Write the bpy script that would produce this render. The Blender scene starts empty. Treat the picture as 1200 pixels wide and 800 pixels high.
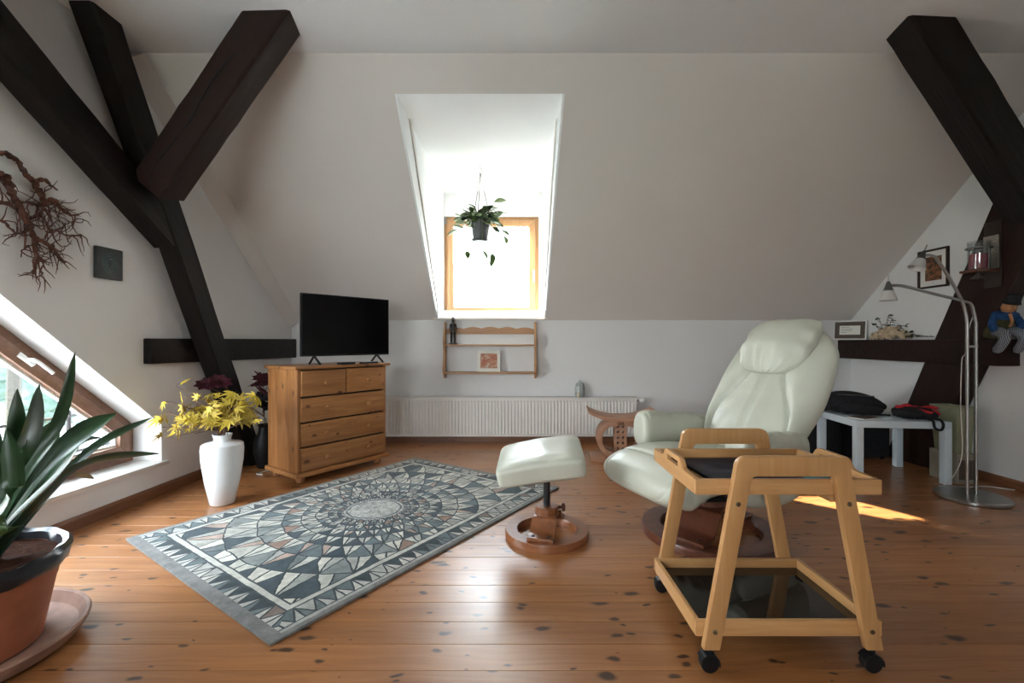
import bpy, bmesh, math, random
from mathutils import Vector, Matrix, noise
from mathutils.geometry import tessellate_polygon
random.seed(7)
PI = math.pi
scene = bpy.context.scene
col = scene.collection

# ------------------------------------------------------------------ camera, world, sun, exposure
cam_d = bpy.data.cameras.new('camera'); cam = bpy.data.objects.new('camera', cam_d); col.objects.link(cam)
cam.location = (0, 0, 1.03); cam.rotation_euler = (PI/2, 0, 0)
cam_d.sensor_width = 36; cam_d.lens = 16.0; cam_d.clip_start = 0.05; cam_d.clip_end = 300
scene.camera = cam
vs = scene.view_settings
vs.view_transform = 'Standard'; vs.look = 'None'; vs.gamma = 1.0; vs.use_curve_mapping = False
vs.exposure = 1.55

w = bpy.data.worlds.new('sky'); scene.world = w; w.use_nodes = True
wn = w.node_tree; bg = wn.nodes['Background']
tc = wn.nodes.new('ShaderNodeTexCoord'); sx = wn.nodes.new('ShaderNodeSeparateXYZ')
rp = wn.nodes.new('ShaderNodeValToRGB')
wn.links.new(tc.outputs['Generated'], sx.inputs[0]); wn.links.new(sx.outputs['Z'], rp.inputs[0])
rp.color_ramp.elements[0].position = 0.0; rp.color_ramp.elements[0].color = (0.95, 0.98, 1.0, 1)
rp.color_ramp.elements[1].position = 0.9; rp.color_ramp.elements[1].color = (0.70, 0.84, 1.0, 1)
wn.links.new(rp.outputs[0], bg.inputs['Color']); bg.inputs['Strength'].default_value = 9.0

sun_d = bpy.data.lights.new('sun', 'SUN'); sun = bpy.data.objects.new('sun', sun_d); col.objects.link(sun)
SUN_DIR = Vector((0.745, -0.667, -0.52)).normalized()       # the way the light travels
sun.rotation_euler = SUN_DIR.to_track_quat('-Z', 'Y').to_euler()
sun_d.energy = 22.0; sun_d.color = (1.0, 0.92, 0.80); sun_d.angle = math.radians(0.6)

def portal(name, loc, direction, sx_, sy_):
    d = bpy.data.lights.new(name, 'AREA'); o = bpy.data.objects.new(name, d); col.objects.link(o)
    d.shape = 'RECTANGLE'; d.size = sx_; d.size_y = sy_
    d.cycles.is_portal = True
    o.location = loc; o.rotation_euler = Vector(direction).to_track_quat('-Z', 'Z').to_euler()
    return o
portal('dormer_portal', (-0.215, 5.30, 1.88), (0, -1, 0), 1.1, 1.2)
portal('gable_portal', (-2.80, 1.95, 1.22), (1, 0, 0), 2.2, 2.1)
portal('front_portal', (-1.3, -2.66, 1.45), (0, 1, 0), 1.9, 1.1)

# ------------------------------------------------------------------ node helper
class E:
    """a float socket with arithmetic that writes Math nodes"""
    def __init__(s, nt, sock): s.nt, s.s = nt, sock
    def _op(s, op, *a):
        n = s.nt.nodes.new('ShaderNodeMath'); n.operation = op
        for i, v in enumerate((s,) + a):
            if isinstance(v, E): s.nt.links.new(v.s, n.inputs[i])
            else: n.inputs[i].default_value = v
        return E(s.nt, n.outputs[0])
    def __add__(s, o): return s._op('ADD', o)
    __radd__ = __add__
    def __sub__(s, o): return s._op('SUBTRACT', o)
    def __rsub__(s, o): return (s*-1.0) + o
    def __mul__(s, o): return s._op('MULTIPLY', o)
    __rmul__ = __mul__
    def __truediv__(s, o): return s._op('DIVIDE', o)
    def lt(s, o): return s._op('LESS_THAN', o)
    def gt(s, o): return s._op('GREATER_THAN', o)
    def abs(s): return s._op('ABSOLUTE')
    def floor(s): return s._op('FLOOR')
    def fract(s): return s._op('FRACT')
    def min(s, o): return s._op('MINIMUM', o)
    def max(s, o): return s._op('MAXIMUM', o)
    def sqrt(s): return s._op('SQRT')
    def ln(s): return s._op('LOGARITHM', math.e)
    def atan2(s, o): return s._op('ARCTAN2', o)
    def mod(s, o): return s._op('FLOORED_MODULO', o)

class Mat:
    def __init__(s, name, rough=0.5, color=(0.8, 0.8, 0.8), metal=0.0, spec=0.5):
        s.m = bpy.data.materials.new(name); s.m.use_nodes = True; s.nt = s.m.node_tree
        s.b = s.nt.nodes['Principled BSDF']
        s.b.inputs['Base Color'].default_value = (*color, 1); s.b.inputs['Roughness'].default_value = rough
        s.b.inputs['Metallic'].default_value = metal; s.b.inputs['Specular IOR Level'].default_value = spec
    def node(s, t): return s.nt.nodes.new(t)
    def link(s, a, b): s.nt.links.new(a.s if isinstance(a, E) else a, b)
    def coord(s, kind='Object'):
        n = s.node('ShaderNodeTexCoord'); return n.outputs[kind]
    def scaled(s, vec, sc, off=None):
        n = s.node('ShaderNodeMapping'); s.link(vec, n.inputs[0]); n.inputs['Scale'].default_value = sc
        if off is not None: s.link(off, n.inputs['Location'])
        return n.outputs[0]
    def noise(s, vec, scale=5, detail=4, rough=0.55, dist=0.0):
        n = s.node('ShaderNodeTexNoise'); s.link(vec, n.inputs['Vector']); n.inputs['Scale'].default_value = scale
        n.inputs['Detail'].default_value = detail; n.inputs['Roughness'].default_value = rough; n.inputs['Distortion'].default_value = dist
        return E(s.nt, n.outputs[0])
    def xyz(s, vec):
        n = s.node('ShaderNodeSeparateXYZ'); s.link(vec, n.inputs[0]); return [E(s.nt, n.outputs[i]) for i in range(3)]
    def comb(s, x, y, z=0.0):
        n = s.node('ShaderNodeCombineXYZ')
        for i, v in enumerate((x, y, z)):
            if isinstance(v, E): s.link(v, n.inputs[i])
            else: n.inputs[i].default_value = v
        return n.outputs[0]
    def white(s, vec):
        n = s.node('ShaderNodeTexWhiteNoise'); n.noise_dimensions = '3D'; s.link(vec, n.inputs['Vector'])
        return E(s.nt, n.outputs['Value'])
    def ramp(s, fac, stops, const=False):
        n = s.node('ShaderNodeValToRGB'); cr = n.color_ramp
        if const: cr.interpolation = 'CONSTANT'
        while len(cr.elements) < len(stops): cr.elements.new(0.5)
        for e, (p, c) in zip(cr.elements, stops):
            e.position = p; e.color = (*c, 1) if not isinstance(c, (int, float)) else (c, c, c, 1)
        s.link(fac, n.inputs[0]); return n.outputs[0]
    def mix(s, fac, a, b, mode='MIX'):
        n = s.node('ShaderNodeMix'); n.data_type = 'RGBA'; n.blend_type = mode
        if isinstance(fac, E): s.link(fac, n.inputs[0])
        else: n.inputs[0].default_value = fac
        for v, i in ((a, 6), (b, 7)):
            if isinstance(v, tuple): n.inputs[i].default_value = (*v, 1)
            else: s.link(v, n.inputs[i])
        return n.outputs[2]
    def color(s, sock): s.link(sock, s.b.inputs['Base Color'])
    def rough(s, sock): s.link(sock, s.b.inputs['Roughness'])
    def bump(s, h, strength=0.3, dist=0.01):
        n = s.node('ShaderNodeBump'); n.inputs['Strength'].default_value = strength; n.inputs['Distance'].default_value = dist
        s.link(h, n.inputs['Height']); s.link(n.outputs[0], s.b.inputs['Normal'])

M = {}
def plain(key, color, rough=0.5, metal=0.0, var=0.12, scale=14, bump=0.0, spec=0.4):
    m = Mat(key, rough, color, metal, spec)
    v = m.coord('Object'); n = m.noise(v, scale, 4)
    lo = tuple(c*(1-var) for c in color); hi = tuple(min(1, c*(1+var)) for c in color)
    m.color(m.ramp(n, [(0.3, lo), (0.7, hi)]))
    if bump: m.bump(n, bump, 0.004)
    M[key] = m.m; return m

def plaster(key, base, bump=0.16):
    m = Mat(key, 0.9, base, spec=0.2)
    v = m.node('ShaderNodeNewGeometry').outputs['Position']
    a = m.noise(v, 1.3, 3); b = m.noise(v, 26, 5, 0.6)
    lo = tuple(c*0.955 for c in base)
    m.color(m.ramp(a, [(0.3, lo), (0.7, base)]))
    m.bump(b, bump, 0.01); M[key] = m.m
plaster('plaster', (0.74, 0.725, 0.715))
plaster('plaster_warm', (0.735, 0.685, 0.65))
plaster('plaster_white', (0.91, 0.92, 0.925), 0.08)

def wood(key, dark, light, knots=0.0, rough=0.42, axis=0, grain=1.0, knotcol=None, scale=1.0):
    """grain runs along a local axis"""
    m = Mat(key, rough, light)
    v = m.coord('Object'); oi = m.node('ShaderNodeObjectInfo'); rnd = E(m.nt, oi.outputs['Random'])
    x, y, z = m.xyz(v)
    p = [x, y, z]; L = p.pop(axis); a, b = p
    off = rnd*17.0
    gv = m.comb(L*(1.3*scale)+off, a*(16.0*scale)+off, b*(16.0*scale))
    g = m.noise(gv, 1.6, 5, 0.6, 0.9)
    fine = m.noise(m.comb(L*6.0+off, a*120.0, b*120.0), 1.0, 3)
    f = g*0.8 + fine*0.2
    c = m.ramp(f, [(0.34, dark), (0.66, light)])
    if knots > 0:
        vo = m.node('ShaderNodeTexVoronoi'); vo.voronoi_dimensions = '2D'; vo.feature = 'F1'
        m.link(m.comb(L*5.0*scale+off, (a+b)*9.0*scale+off*0.37), vo.inputs['Vector']); vo.inputs['Scale'].default_value = 1.0
        d = E(m.nt, vo.outputs['Distance']); cv = m.xyz(vo.outputs['Color'])[0]
        r = (cv - (1.0-knots)).max(0.0)*(0.17/max(knots, 0.01)) + 0.0001
        k = ((d/r)*-1.0 + 1.0).max(0.0)
        k2 = m.ramp(k, [(0.0, 0.0), (0.3, 0.55), (0.6, 1.0)])
        c = m.mix(E(m.nt, k2), c, knotcol or tuple(q*0.25 for q in dark))
    br = rnd*0.22 + 0.89
    hs = m.node('ShaderNodeHueSaturation'); m.link(c, hs.inputs['Color']); m.link(br, hs.inputs['Value'])
    m.color(hs.outputs[0]); m.bump(f, 0.08, 0.003); M[key] = m.m; return m
wood('pine', (0.25, 0.098, 0.030), (0.42, 0.19, 0.066), knots=0.55, rough=0.4, knotcol=(0.12, 0.045, 0.015))
wood('pine_upright', (0.225, 0.088, 0.028), (0.38, 0.168, 0.058), knots=0.55, rough=0.4, axis=2, knotcol=(0.10, 0.04, 0.015))
wood('beech', (0.47, 0.235, 0.085), (0.58, 0.315, 0.130), rough=0.38)
wood('beech_upright', (0.47, 0.235, 0.085), (0.58, 0.315, 0.130), rough=0.38, axis=2)
wood('beech_cross', (0.47, 0.235, 0.085), (0.58, 0.315, 0.130), rough=0.38, axis=1)
wood('mahogany', (0.085, 0.026, 0.014), (0.15, 0.048, 0.024), rough=0.28)
wood('cherry', (0.18, 0.062, 0.024), (0.27, 0.10, 0.04), rough=0.3)
wood('stool_wood', (0.30, 0.145, 0.085), (0.41, 0.215, 0.13), rough=0.5)
wood('shelf_wood', (0.34, 0.165, 0.07), (0.46, 0.24, 0.11), rough=0.45)
wood('skirting', (0.155, 0.062, 0.028), (0.235, 0.10, 0.047), rough=0.4, axis=1)
wood('skirting_across', (0.155, 0.062, 0.028), (0.235, 0.10, 0.047), rough=0.4)
wood('window_pine', (0.42, 0.22, 0.095), (0.54, 0.30, 0.14), rough=0.4, axis=2)
wood('window_brown', (0.17, 0.082, 0.047), (0.235, 0.12, 0.072), rough=0.42)

def timber(key, dark, light):
    m = Mat(key, 0.5, light, spec=0.22)
    x, y, z = m.xyz(m.coord('Object')); oi = m.node('ShaderNodeObjectInfo'); off = E(m.nt, oi.outputs['Random'])*13.0
    g = m.noise(m.comb(x*1.5+off, y*15.0, z*15.0+off), 1.5, 6, 0.65, 0.7)
    blot = m.noise(m.comb(x*2.0+off, y*4.0, z*4.0), 1.6, 3)
    c = m.ramp(g, [(0.25, dark), (0.75, light)])
    m.color(m.mix(blot*0.5, c, tuple(q*1.25 for q in light)))
    m.rough(m.ramp(g, [(0.2, 0.62), (0.8, 0.40)])); m.bump(g, 0.35, 0.012); M[key] = m.m
timber('old_timber', (0.0030, 0.0018, 0.0016), (0.0085, 0.0050, 0.0042))
timber('old_timber_brown', (0.0065, 0.0029, 0.0022), (0.023, 0.0088, 0.0058))

def floor_mat():
    m = Mat('pine_floor', 0.3, (0.45, 0.2, 0.07))
    v = m.node('ShaderNodeNewGeometry').outputs['Position']; x, y, z = m.xyz(v)
    rnd = E(m.nt, m.node('ShaderNodeObjectInfo').outputs['Random']); off = rnd*31.0
    wob = m.noise(m.comb(x*1.0+off, y*2.0, 0.0), 1.2, 2)
    g = m.noise(m.comb(x*1.1+off, y*20.0+wob*2.5, off), 1.5, 5, 0.6, 0.6)
    fine = m.noise(m.comb(x*5.0+off, y*160.0, off), 1.0, 2)
    f = g*0.8+fine*0.2
    c = m.ramp(f, [(0.25, (0.245, 0.086, 0.025)), (0.5, (0.36, 0.142, 0.045)), (0.78, (0.46, 0.205, 0.073))])
    # knots: one candidate per cell of about 0.2 x 0.1 m
    def knot(sx_, sy_, seed, dens, rmax):
        wx = m.noise(v, 9.0, 2)*0.05
        vo = m.node('ShaderNodeTexVoronoi'); vo.voronoi_dimensions = '2D'; vo.feature = 'F1'
        m.link(m.comb((x+wx)*sx_+off+seed, (y+wx)*sy_+off, 0.0), vo.inputs['Vector']); vo.inputs['Scale'].default_value = 1.0
        d = E(m.nt, vo.outputs['Distance']); cv = m.xyz(vo.outputs['Color'])[0]
        r = (cv-(1.0-dens)).max(0.0)*(rmax/dens)+0.0001
        return ((d/r)*-1.0+1.0).max(0.0)
    k = knot(3.6, 8.0, 3.0, 0.75, 0.185).max(knot(6.0, 13.0, 41.0, 0.38, 0.19))
    core = E(m.nt, m.ramp(k, [(0.0, 0.0), (0.22, 0.35), (0.5, 0.95), (1.0, 1.0)]))
    c = m.mix(core, c, (0.045, 0.015, 0.006))
    hs = m.node('ShaderNodeHueSaturation'); m.link(c, hs.inputs['Color']); m.link(rnd*0.26+0.87, hs.inputs['Value'])
    m.color(hs.outputs[0])
    m.rough(m.ramp(m.noise(v, 3.0, 4), [(0.3, 0.32), (0.7, 0.42)]))
    m.bump(f - core*0.3, 0.06, 0.003)
    m.b.inputs['Coat Weight'].default_value = 0.6; m.b.inputs['Coat Roughness'].default_value = 0.27
    M['pine_floor'] = m.m
floor_mat()

def rug_mat():
    m = Mat('mosaic_rug', 0.95, (0.5, 0.5, 0.48), spec=0.15)
    x, y, z = m.xyz(m.coord('Object')); x0, y0 = x, y
    x = x + (m.noise(m.comb(x0*9.0, y0*9.0, 0.0), 1.0, 3)-0.5)*0.035; y = y + (m.noise(m.comb(x0*9.0, y0*9.0, 5.0), 1.0, 3)-0.5)*0.035
    HX, HY = 1.005, 0.72
    r = (x*x+y*y).sqrt()+1e-4; th = y.atan2(x)
    n = 32.0; Lr = (r/0.17).ln()*4.6
    ring = Lr.floor(); fv = Lr.fract()
    T = th*(n/(2*PI)) + ring*0.5 + 0.0
    # curved sides: swirl inside each ring
    fu = T.fract(); cu = T.floor().mod(n)
    tri = ((fu-0.5).abs()*2.0).lt(fv)               # triangle standing on the outer arc
    side = (fu-0.5).gt(0.0)
    cellA = m.white(m.comb(cu*1.7, ring*3.1, tri*5.3))
    cellB = m.white(m.comb(cu*1.7+side*0.31, ring*3.1, 9.0))
    darkc = m.ramp(cellA, [(0.0, (0.060, 0.080, 0.090)), (0.26, (0.125, 0.155, 0.165)), (0.48, (0.21, 0.23, 0.22)), (0.66, (0.27, 0.175, 0.135)), (0.74, (0.40, 0.385, 0.34)), (0.93, (0.040, 0.058, 0.07))], True)
    lightc = m.ramp(cellB, [(0.0, (0.50, 0.49, 0.43)), (0.35, (0.58, 0.56, 0.49)), (0.66, (0.37, 0.37, 0.335)), (0.82, (0.40, 0.29, 0.235)), (0.91, (0.15, 0.17, 0.17))], True)
    field = m.mix(tri, lightc, darkc)
    # joints
    e1 = (((fu-0.5).abs()*2.0)-fv).abs()*r*0.10
    e2 = fv.min(1.0-fv)*r*0.26
    joint = e1.min(e2).min(fu.min(1.0-fu)*r*0.19).lt(0.0042)
    field = m.mix(joint, field, (0.045, 0.055, 0.06))
    # medallion
    med = r.lt(0.172)
    mn = m.noise(m.comb(x*14.0, y*14.0, 0.0), 1.0, 3, 0.6, 1.2)
    medc = m.ramp(mn, [(0.42, (0.44, 0.43, 0.40)), (0.5, (0.24, 0.24, 0.225)), (0.56, (0.46, 0.45, 0.42))])
    medc = m.mix((r-0.155).abs().lt(0.006), medc, (0.10, 0.12, 0.125))
    field = m.mix(med, field, medc)
    # border
    x, y = x0+(x-x0)*0.4, y0+(y-y0)*0.4
    ex = x.abs()*-1.0+HX; ey = y.abs()*-1.0+HY
    e = ex.min(ey); along_x = ey.lt(ex)
    s = y + along_x*(x-y)
    q = s/0.085; qi = q.floor(); qf = q.fract(); v2 = (e-0.045)/0.085
    tri2 = ((qf-0.5).abs()*2.0).lt(v2)
    b1 = m.white(m.comb(qi*2.3, tri2*4.0, along_x*7.0))
    bl = m.ramp(b1, [(0.0, (0.54, 0.52, 0.47)), (0.5, (0.44, 0.43, 0.39)), (0.85, (0.15, 0.18, 0.18))], True)
    bd = m.ramp(b1, [(0.0, (0.05, 0.065, 0.07)), (0.45, (0.12, 0.15, 0.155)), (0.7, (0.22, 0.165, 0.14)), (0.82, (0.40, 0.39, 0.36))], True)
    bcol = m.mix(tri2, bl, bd)
    bj = ((((qf-0.5).abs()*2.0)-v2).abs()*0.04).min(qf.min(1.0-qf)*0.085).lt(0.004)
    bcol = m.mix(bj, bcol, (0.06, 0.07, 0.075))
    c = m.mix(e.lt(0.165), field, (0.52, 0.505, 0.45))
    c = m.mix(e.lt(0.168)*e.gt(0.160), c, (0.07, 0.08, 0.085))
    c = m.mix(e.lt(0.132), c, bcol)
    c = m.mix(e.lt(0.135)*e.gt(0.127), c, (0.07, 0.08, 0.085))
    c = m.mix(e.lt(0.045), c, (0.07, 0.08, 0.085))
    c = m.mix(e.lt(0.039), c, (0.37, 0.36, 0.33))
    hem = (y0.abs()*-1.0+HY).lt(0.022).max((x0.abs()*-1.0+HX).lt(0.05))
    c = m.mix(hem, c, (0.20, 0.195, 0.185))
    blot = m.noise(m.comb(x*18.0, y*18.0, 0.0), 1.0, 4, 0.7)
    c = m.mix(0.55, c, m.ramp(blot, [(0.35, 0.55), (0.65, 1.35)]), 'MULTIPLY')
    m.color(c)
    pile = m.noise(m.comb(x*220.0, y*220.0, 0.0), 1.0, 2)
    m.bump(pile, 0.5, 0.003)
    m.b.inputs['Sheen Weight'].default_value = 0.12; m.b.inputs['Sheen Roughness'].default_value = 0.4
    M['mosaic_rug'] = m.m
rug_mat()

def leather(key, base):
    m = Mat(key, 0.36, base)
    v = m.coord('Object')
    a = m.noise(v, 4, 3); b = m.noise(v, 160, 3, 0.6); c = m.noise(v, 9.0, 4, 0.6, 1.0)
    m.color(m.ramp(a, [(0.3, tuple(q*0.9 for q in base)), (0.7, base)]))
    m.bump(b*0.3 + c*0.9, 0.22, 0.012); m.b.inputs['Coat Weight'].default_value = 0.15; m.b.inputs['Coat Roughness'].default_value = 0.3
    m.rough(m.ramp(a, [(0.3, 0.42), (0.7, 0.33)])); M[key] = m.m
leather('mint_leather', (0.555, 0.56, 0.465))
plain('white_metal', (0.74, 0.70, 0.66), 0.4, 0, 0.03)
plain('white_plastic', (0.8, 0.8, 0.78), 0.4, 0, 0.03)
plain('black_metal', (0.012, 0.012, 0.014), 0.45, 0, 0.2)
plain('black_plastic', (0.010, 0.010, 0.011), 0.38, 0, 0.2, spec=0.3)
plain('screen', (0.003, 0.003, 0.0035), 0.12, 0, 0.05, spec=0.15)
plain('steel', (0.36, 0.35, 0.34), 0.3, 1.0, 0.08)
plain('dark_steel', (0.16, 0.155, 0.15), 0.35, 1.0, 0.08)
plain('screw_metal', (0.22, 0.18, 0.12), 0.4, 1.0, 0.1)
plain('white_ceramic', (0.78, 0.79, 0.80), 0.22, 0, 0.02)
plain('dark_ceramic', (0.008, 0.007, 0.007), 0.5, 0, 0.2, spec=0.15)
plain('terracotta', (0.36, 0.115, 0.055), 0.6, 0, 0.22, 6, 0.15)
plain('terracotta_pale', (0.30, 0.165, 0.115), 0.7, 0, 0.3, 12, 0.2)
plain('black_liner', (0.012, 0.014, 0.018), 0.28, 0, 0.3, 20, 0.5)
plain('soil', (0.045, 0.016, 0.009), 0.95, 0, 0.6, 60, 0.9, 0.05)
plain('leaf_green', (0.020, 0.056, 0.018), 0.34, 0, 0.4, 9)
plain('leaf_light', (0.085, 0.155, 0.045), 0.4, 0, 0.35, 12)
plain('leaf_pale', (0.20, 0.27, 0.12), 0.5, 0, 0.3, 14)
plain('leaf_yellow', (0.46, 0.33, 0.03), 0.55, 0, 0.3, 22)
plain('leaf_mustard', (0.34, 0.235, 0.03), 0.55, 0, 0.3, 22)
plain('twig_brown', (0.10, 0.05, 0.03), 0.8, 0, 0.4, 30)
plain('burgundy', (0.075, 0.012, 0.022), 0.7, 0, 0.5, 30)
plain('navy', (0.012, 0.014, 0.028), 0.7, 0, 0.4, 20)
plain('driftwood', (0.088, 0.030, 0.017), 0.6, 0, 0.5, 30, 0.5)
plain('plaque_dark', (0.022, 0.026, 0.026), 0.45, 0, 0.3, 20)
plain('plaque_green', (0.02, 0.05, 0.05), 0.4, 0, 0.3, 20)
plain('table_blue', (0.56, 0.63, 0.67), 0.45, 0, 0.03)
plain('black_fabric', (0.010, 0.010, 0.012), 0.9, 0, 0.4, 60, 0.3)
plain('red_fabric', (0.50, 0.015, 0.025), 0.8, 0, 0.2, 50, 0.3)
plain('bin_green', (0.26, 0.27, 0.17), 0.6, 0, 0.08)
plain('carton', (0.30, 0.27, 0.21), 0.8, 0, 0.2, 8)
plain('paper', (0.72, 0.69, 0.62), 0.8, 0, 0.06, 8)
plain('mat_dark', (0.10, 0.075, 0.06), 0.8, 0, 0.1, 10)
plain('ink', (0.12, 0.10, 0.09), 0.8, 0, 0.1)
plain('frame_dark', (0.022, 0.012, 0.008), 0.4, 0, 0.3)
plain('frame_white', (0.72, 0.70, 0.67), 0.5, 0, 0.04)
plain('marble', (0.62, 0.58, 0.54), 0.35, 0, 0.10, 6)
plain('teal_plastic', (0.06, 0.22, 0.26), 0.4, 0, 0.1)
plain('cream_stone', (0.52, 0.40, 0.27), 0.8, 0, 0.25, 18, 0.4)
plain('wax_red', (0.30, 0.012, 0.035), 0.45, 0, 0.1)
plain('felt_blue', (0.01, 0.05, 0.15), 0.9, 0, 0.3, 40)
plain('felt_green', (0.05, 0.05, 0.02), 0.9, 0, 0.3, 40)
plain('felt_dark', (0.012, 0.012, 0.014), 0.95, 0, 0.3, 40)
plain('skin_wood', (0.40, 0.19, 0.08), 0.6, 0, 0.1)
plain('ebony', (0.012, 0.009, 0.008), 0.3, 0, 0.3)
plain('cable_white', (0.62, 0.60, 0.57), 0.5, 0, 0.05)
plain('tarnish_silver', (0.42, 0.39, 0.34), 0.4, 0.8, 0.3, 80)
plain('candle_cream', (0.68, 0.58, 0.42), 0.5, 0, 0.05)
plain('mosaic_glass', (0.42, 0.45, 0.43), 0.2, 0, 0.7, 90)
plain('bark', (0.03, 0.026, 0.022), 0.9, 0, 0.3, 20)
plain('tree_leaf', (0.075, 0.115, 0.105), 0.8, 0, 0.6, 3, 0.5)
plain('terrace', (0.55, 0.56, 0.55), 0.9, 0, 0.12, 2)
plain('meadow', (0.34, 0.37, 0.31), 0.95, 0, 0.3, 0.6)
plain('house_wall', (0.62, 0.62, 0.60), 0.9, 0, 0.06, 1)
plain('roof_tile', (0.30, 0.24, 0.22), 0.9, 0, 0.15, 3)

def check_mat():
    m = Mat('checked_cloth', 0.9); x, y, z = m.xyz(m.coord('Object'))
    a = (x*60.0+y*60.0).fract().gt(0.5); b = (z*60.0).fract().gt(0.5)
    k = (a-b).abs(); m.color(m.mix(k, (0.012, 0.012, 0.015), (0.30, 0.32, 0.36))); M['checked_cloth'] = m.m
check_mat()
def picture_mat(key, stops, scale):
    m = Mat(key, 0.5); v = m.coord('Object'); n = m.noise(v, scale, 3, 0.6, 0.8)
    m.color(m.ramp(n, stops)); M[key] = m.m
picture_mat('floral_print', [(0.3, (0.03, 0.025, 0.02)), (0.48, (0.07, 0.035, 0.02)), (0.58, (0.32, 0.11, 0.03)), (0.64, (0.05, 0.09, 0.09)), (0.72, (0.42, 0.28, 0.10))], 22)
picture_mat('card_print', [(0.35, (0.50, 0.44, 0.33)), (0.5, (0.42, 0.16, 0.08)), (0.62, (0.30, 0.06, 0.03)), (0.7, (0.52, 0.42, 0.28))], 18)

def glass_mat(key, tint, alpha, rough=0.02):
    """thin pane: clear film with a faint mirror"""
    m = Mat(key, rough); out = m.nt.nodes['Material Output']
    tr = m.node('ShaderNodeBsdfTransparent'); tr.inputs[0].default_value = (*tint, 1)
    gl = m.node('ShaderNodeBsdfGlossy'); gl.inputs['Roughness'].default_value = rough
    mx = m.node('ShaderNodeMixShader'); mx.inputs[0].default_value = alpha
    m.link(tr.outputs[0], mx.inputs[1]); m.link(gl.outputs[0], mx.inputs[2]); m.link(mx.outputs[0], out.inputs[0]); M[key] = m.m
glass_mat('pane_glass', (0.97, 0.99, 0.99), 0.05)
glass_mat('jar_glass', (0.90, 0.92, 0.93), 0.10)
def frosted():
    m = Mat('opal_glass', 0.3, (0.62, 0.58, 0.55)); m.b.inputs['Transmission Weight'].default_value = 0.25; M['opal_glass'] = m.m
    m = Mat('smoked_glass', 0.05, (0.010, 0.008, 0.007), spec=0.6); M['smoked_glass'] = m.m
    m = Mat('sheer_cloth', 0.9); out = m.nt.nodes['Material Output']
    tr = m.node('ShaderNodeBsdfTransparent'); tl = m.node('ShaderNodeBsdfTranslucent'); df = m.node('ShaderNodeBsdfDiffuse')
    for n in (tl, df): n.inputs[0].default_value = (0.85, 0.86, 0.88, 1)
    a = m.node('ShaderNodeMixShader'); a.inputs[0].default_value = 0.4; m.link(tl.outputs[0], a.inputs[1]); m.link(df.outputs[0], a.inputs[2])
    b = m.node('ShaderNodeMixShader'); b.inputs[0].default_value = 0.98; m.link(tr.outputs[0], b.inputs[1]); m.link(a.outputs[0], b.inputs[2])
    m.link(b.outputs[0], out.inputs[0]); M['sheer_cloth'] = m.m
    m = Mat('pot_plastic', 0.35, (0.06, 0.065, 0.07)); M['pot_plastic'] = m.m
frosted()

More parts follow.
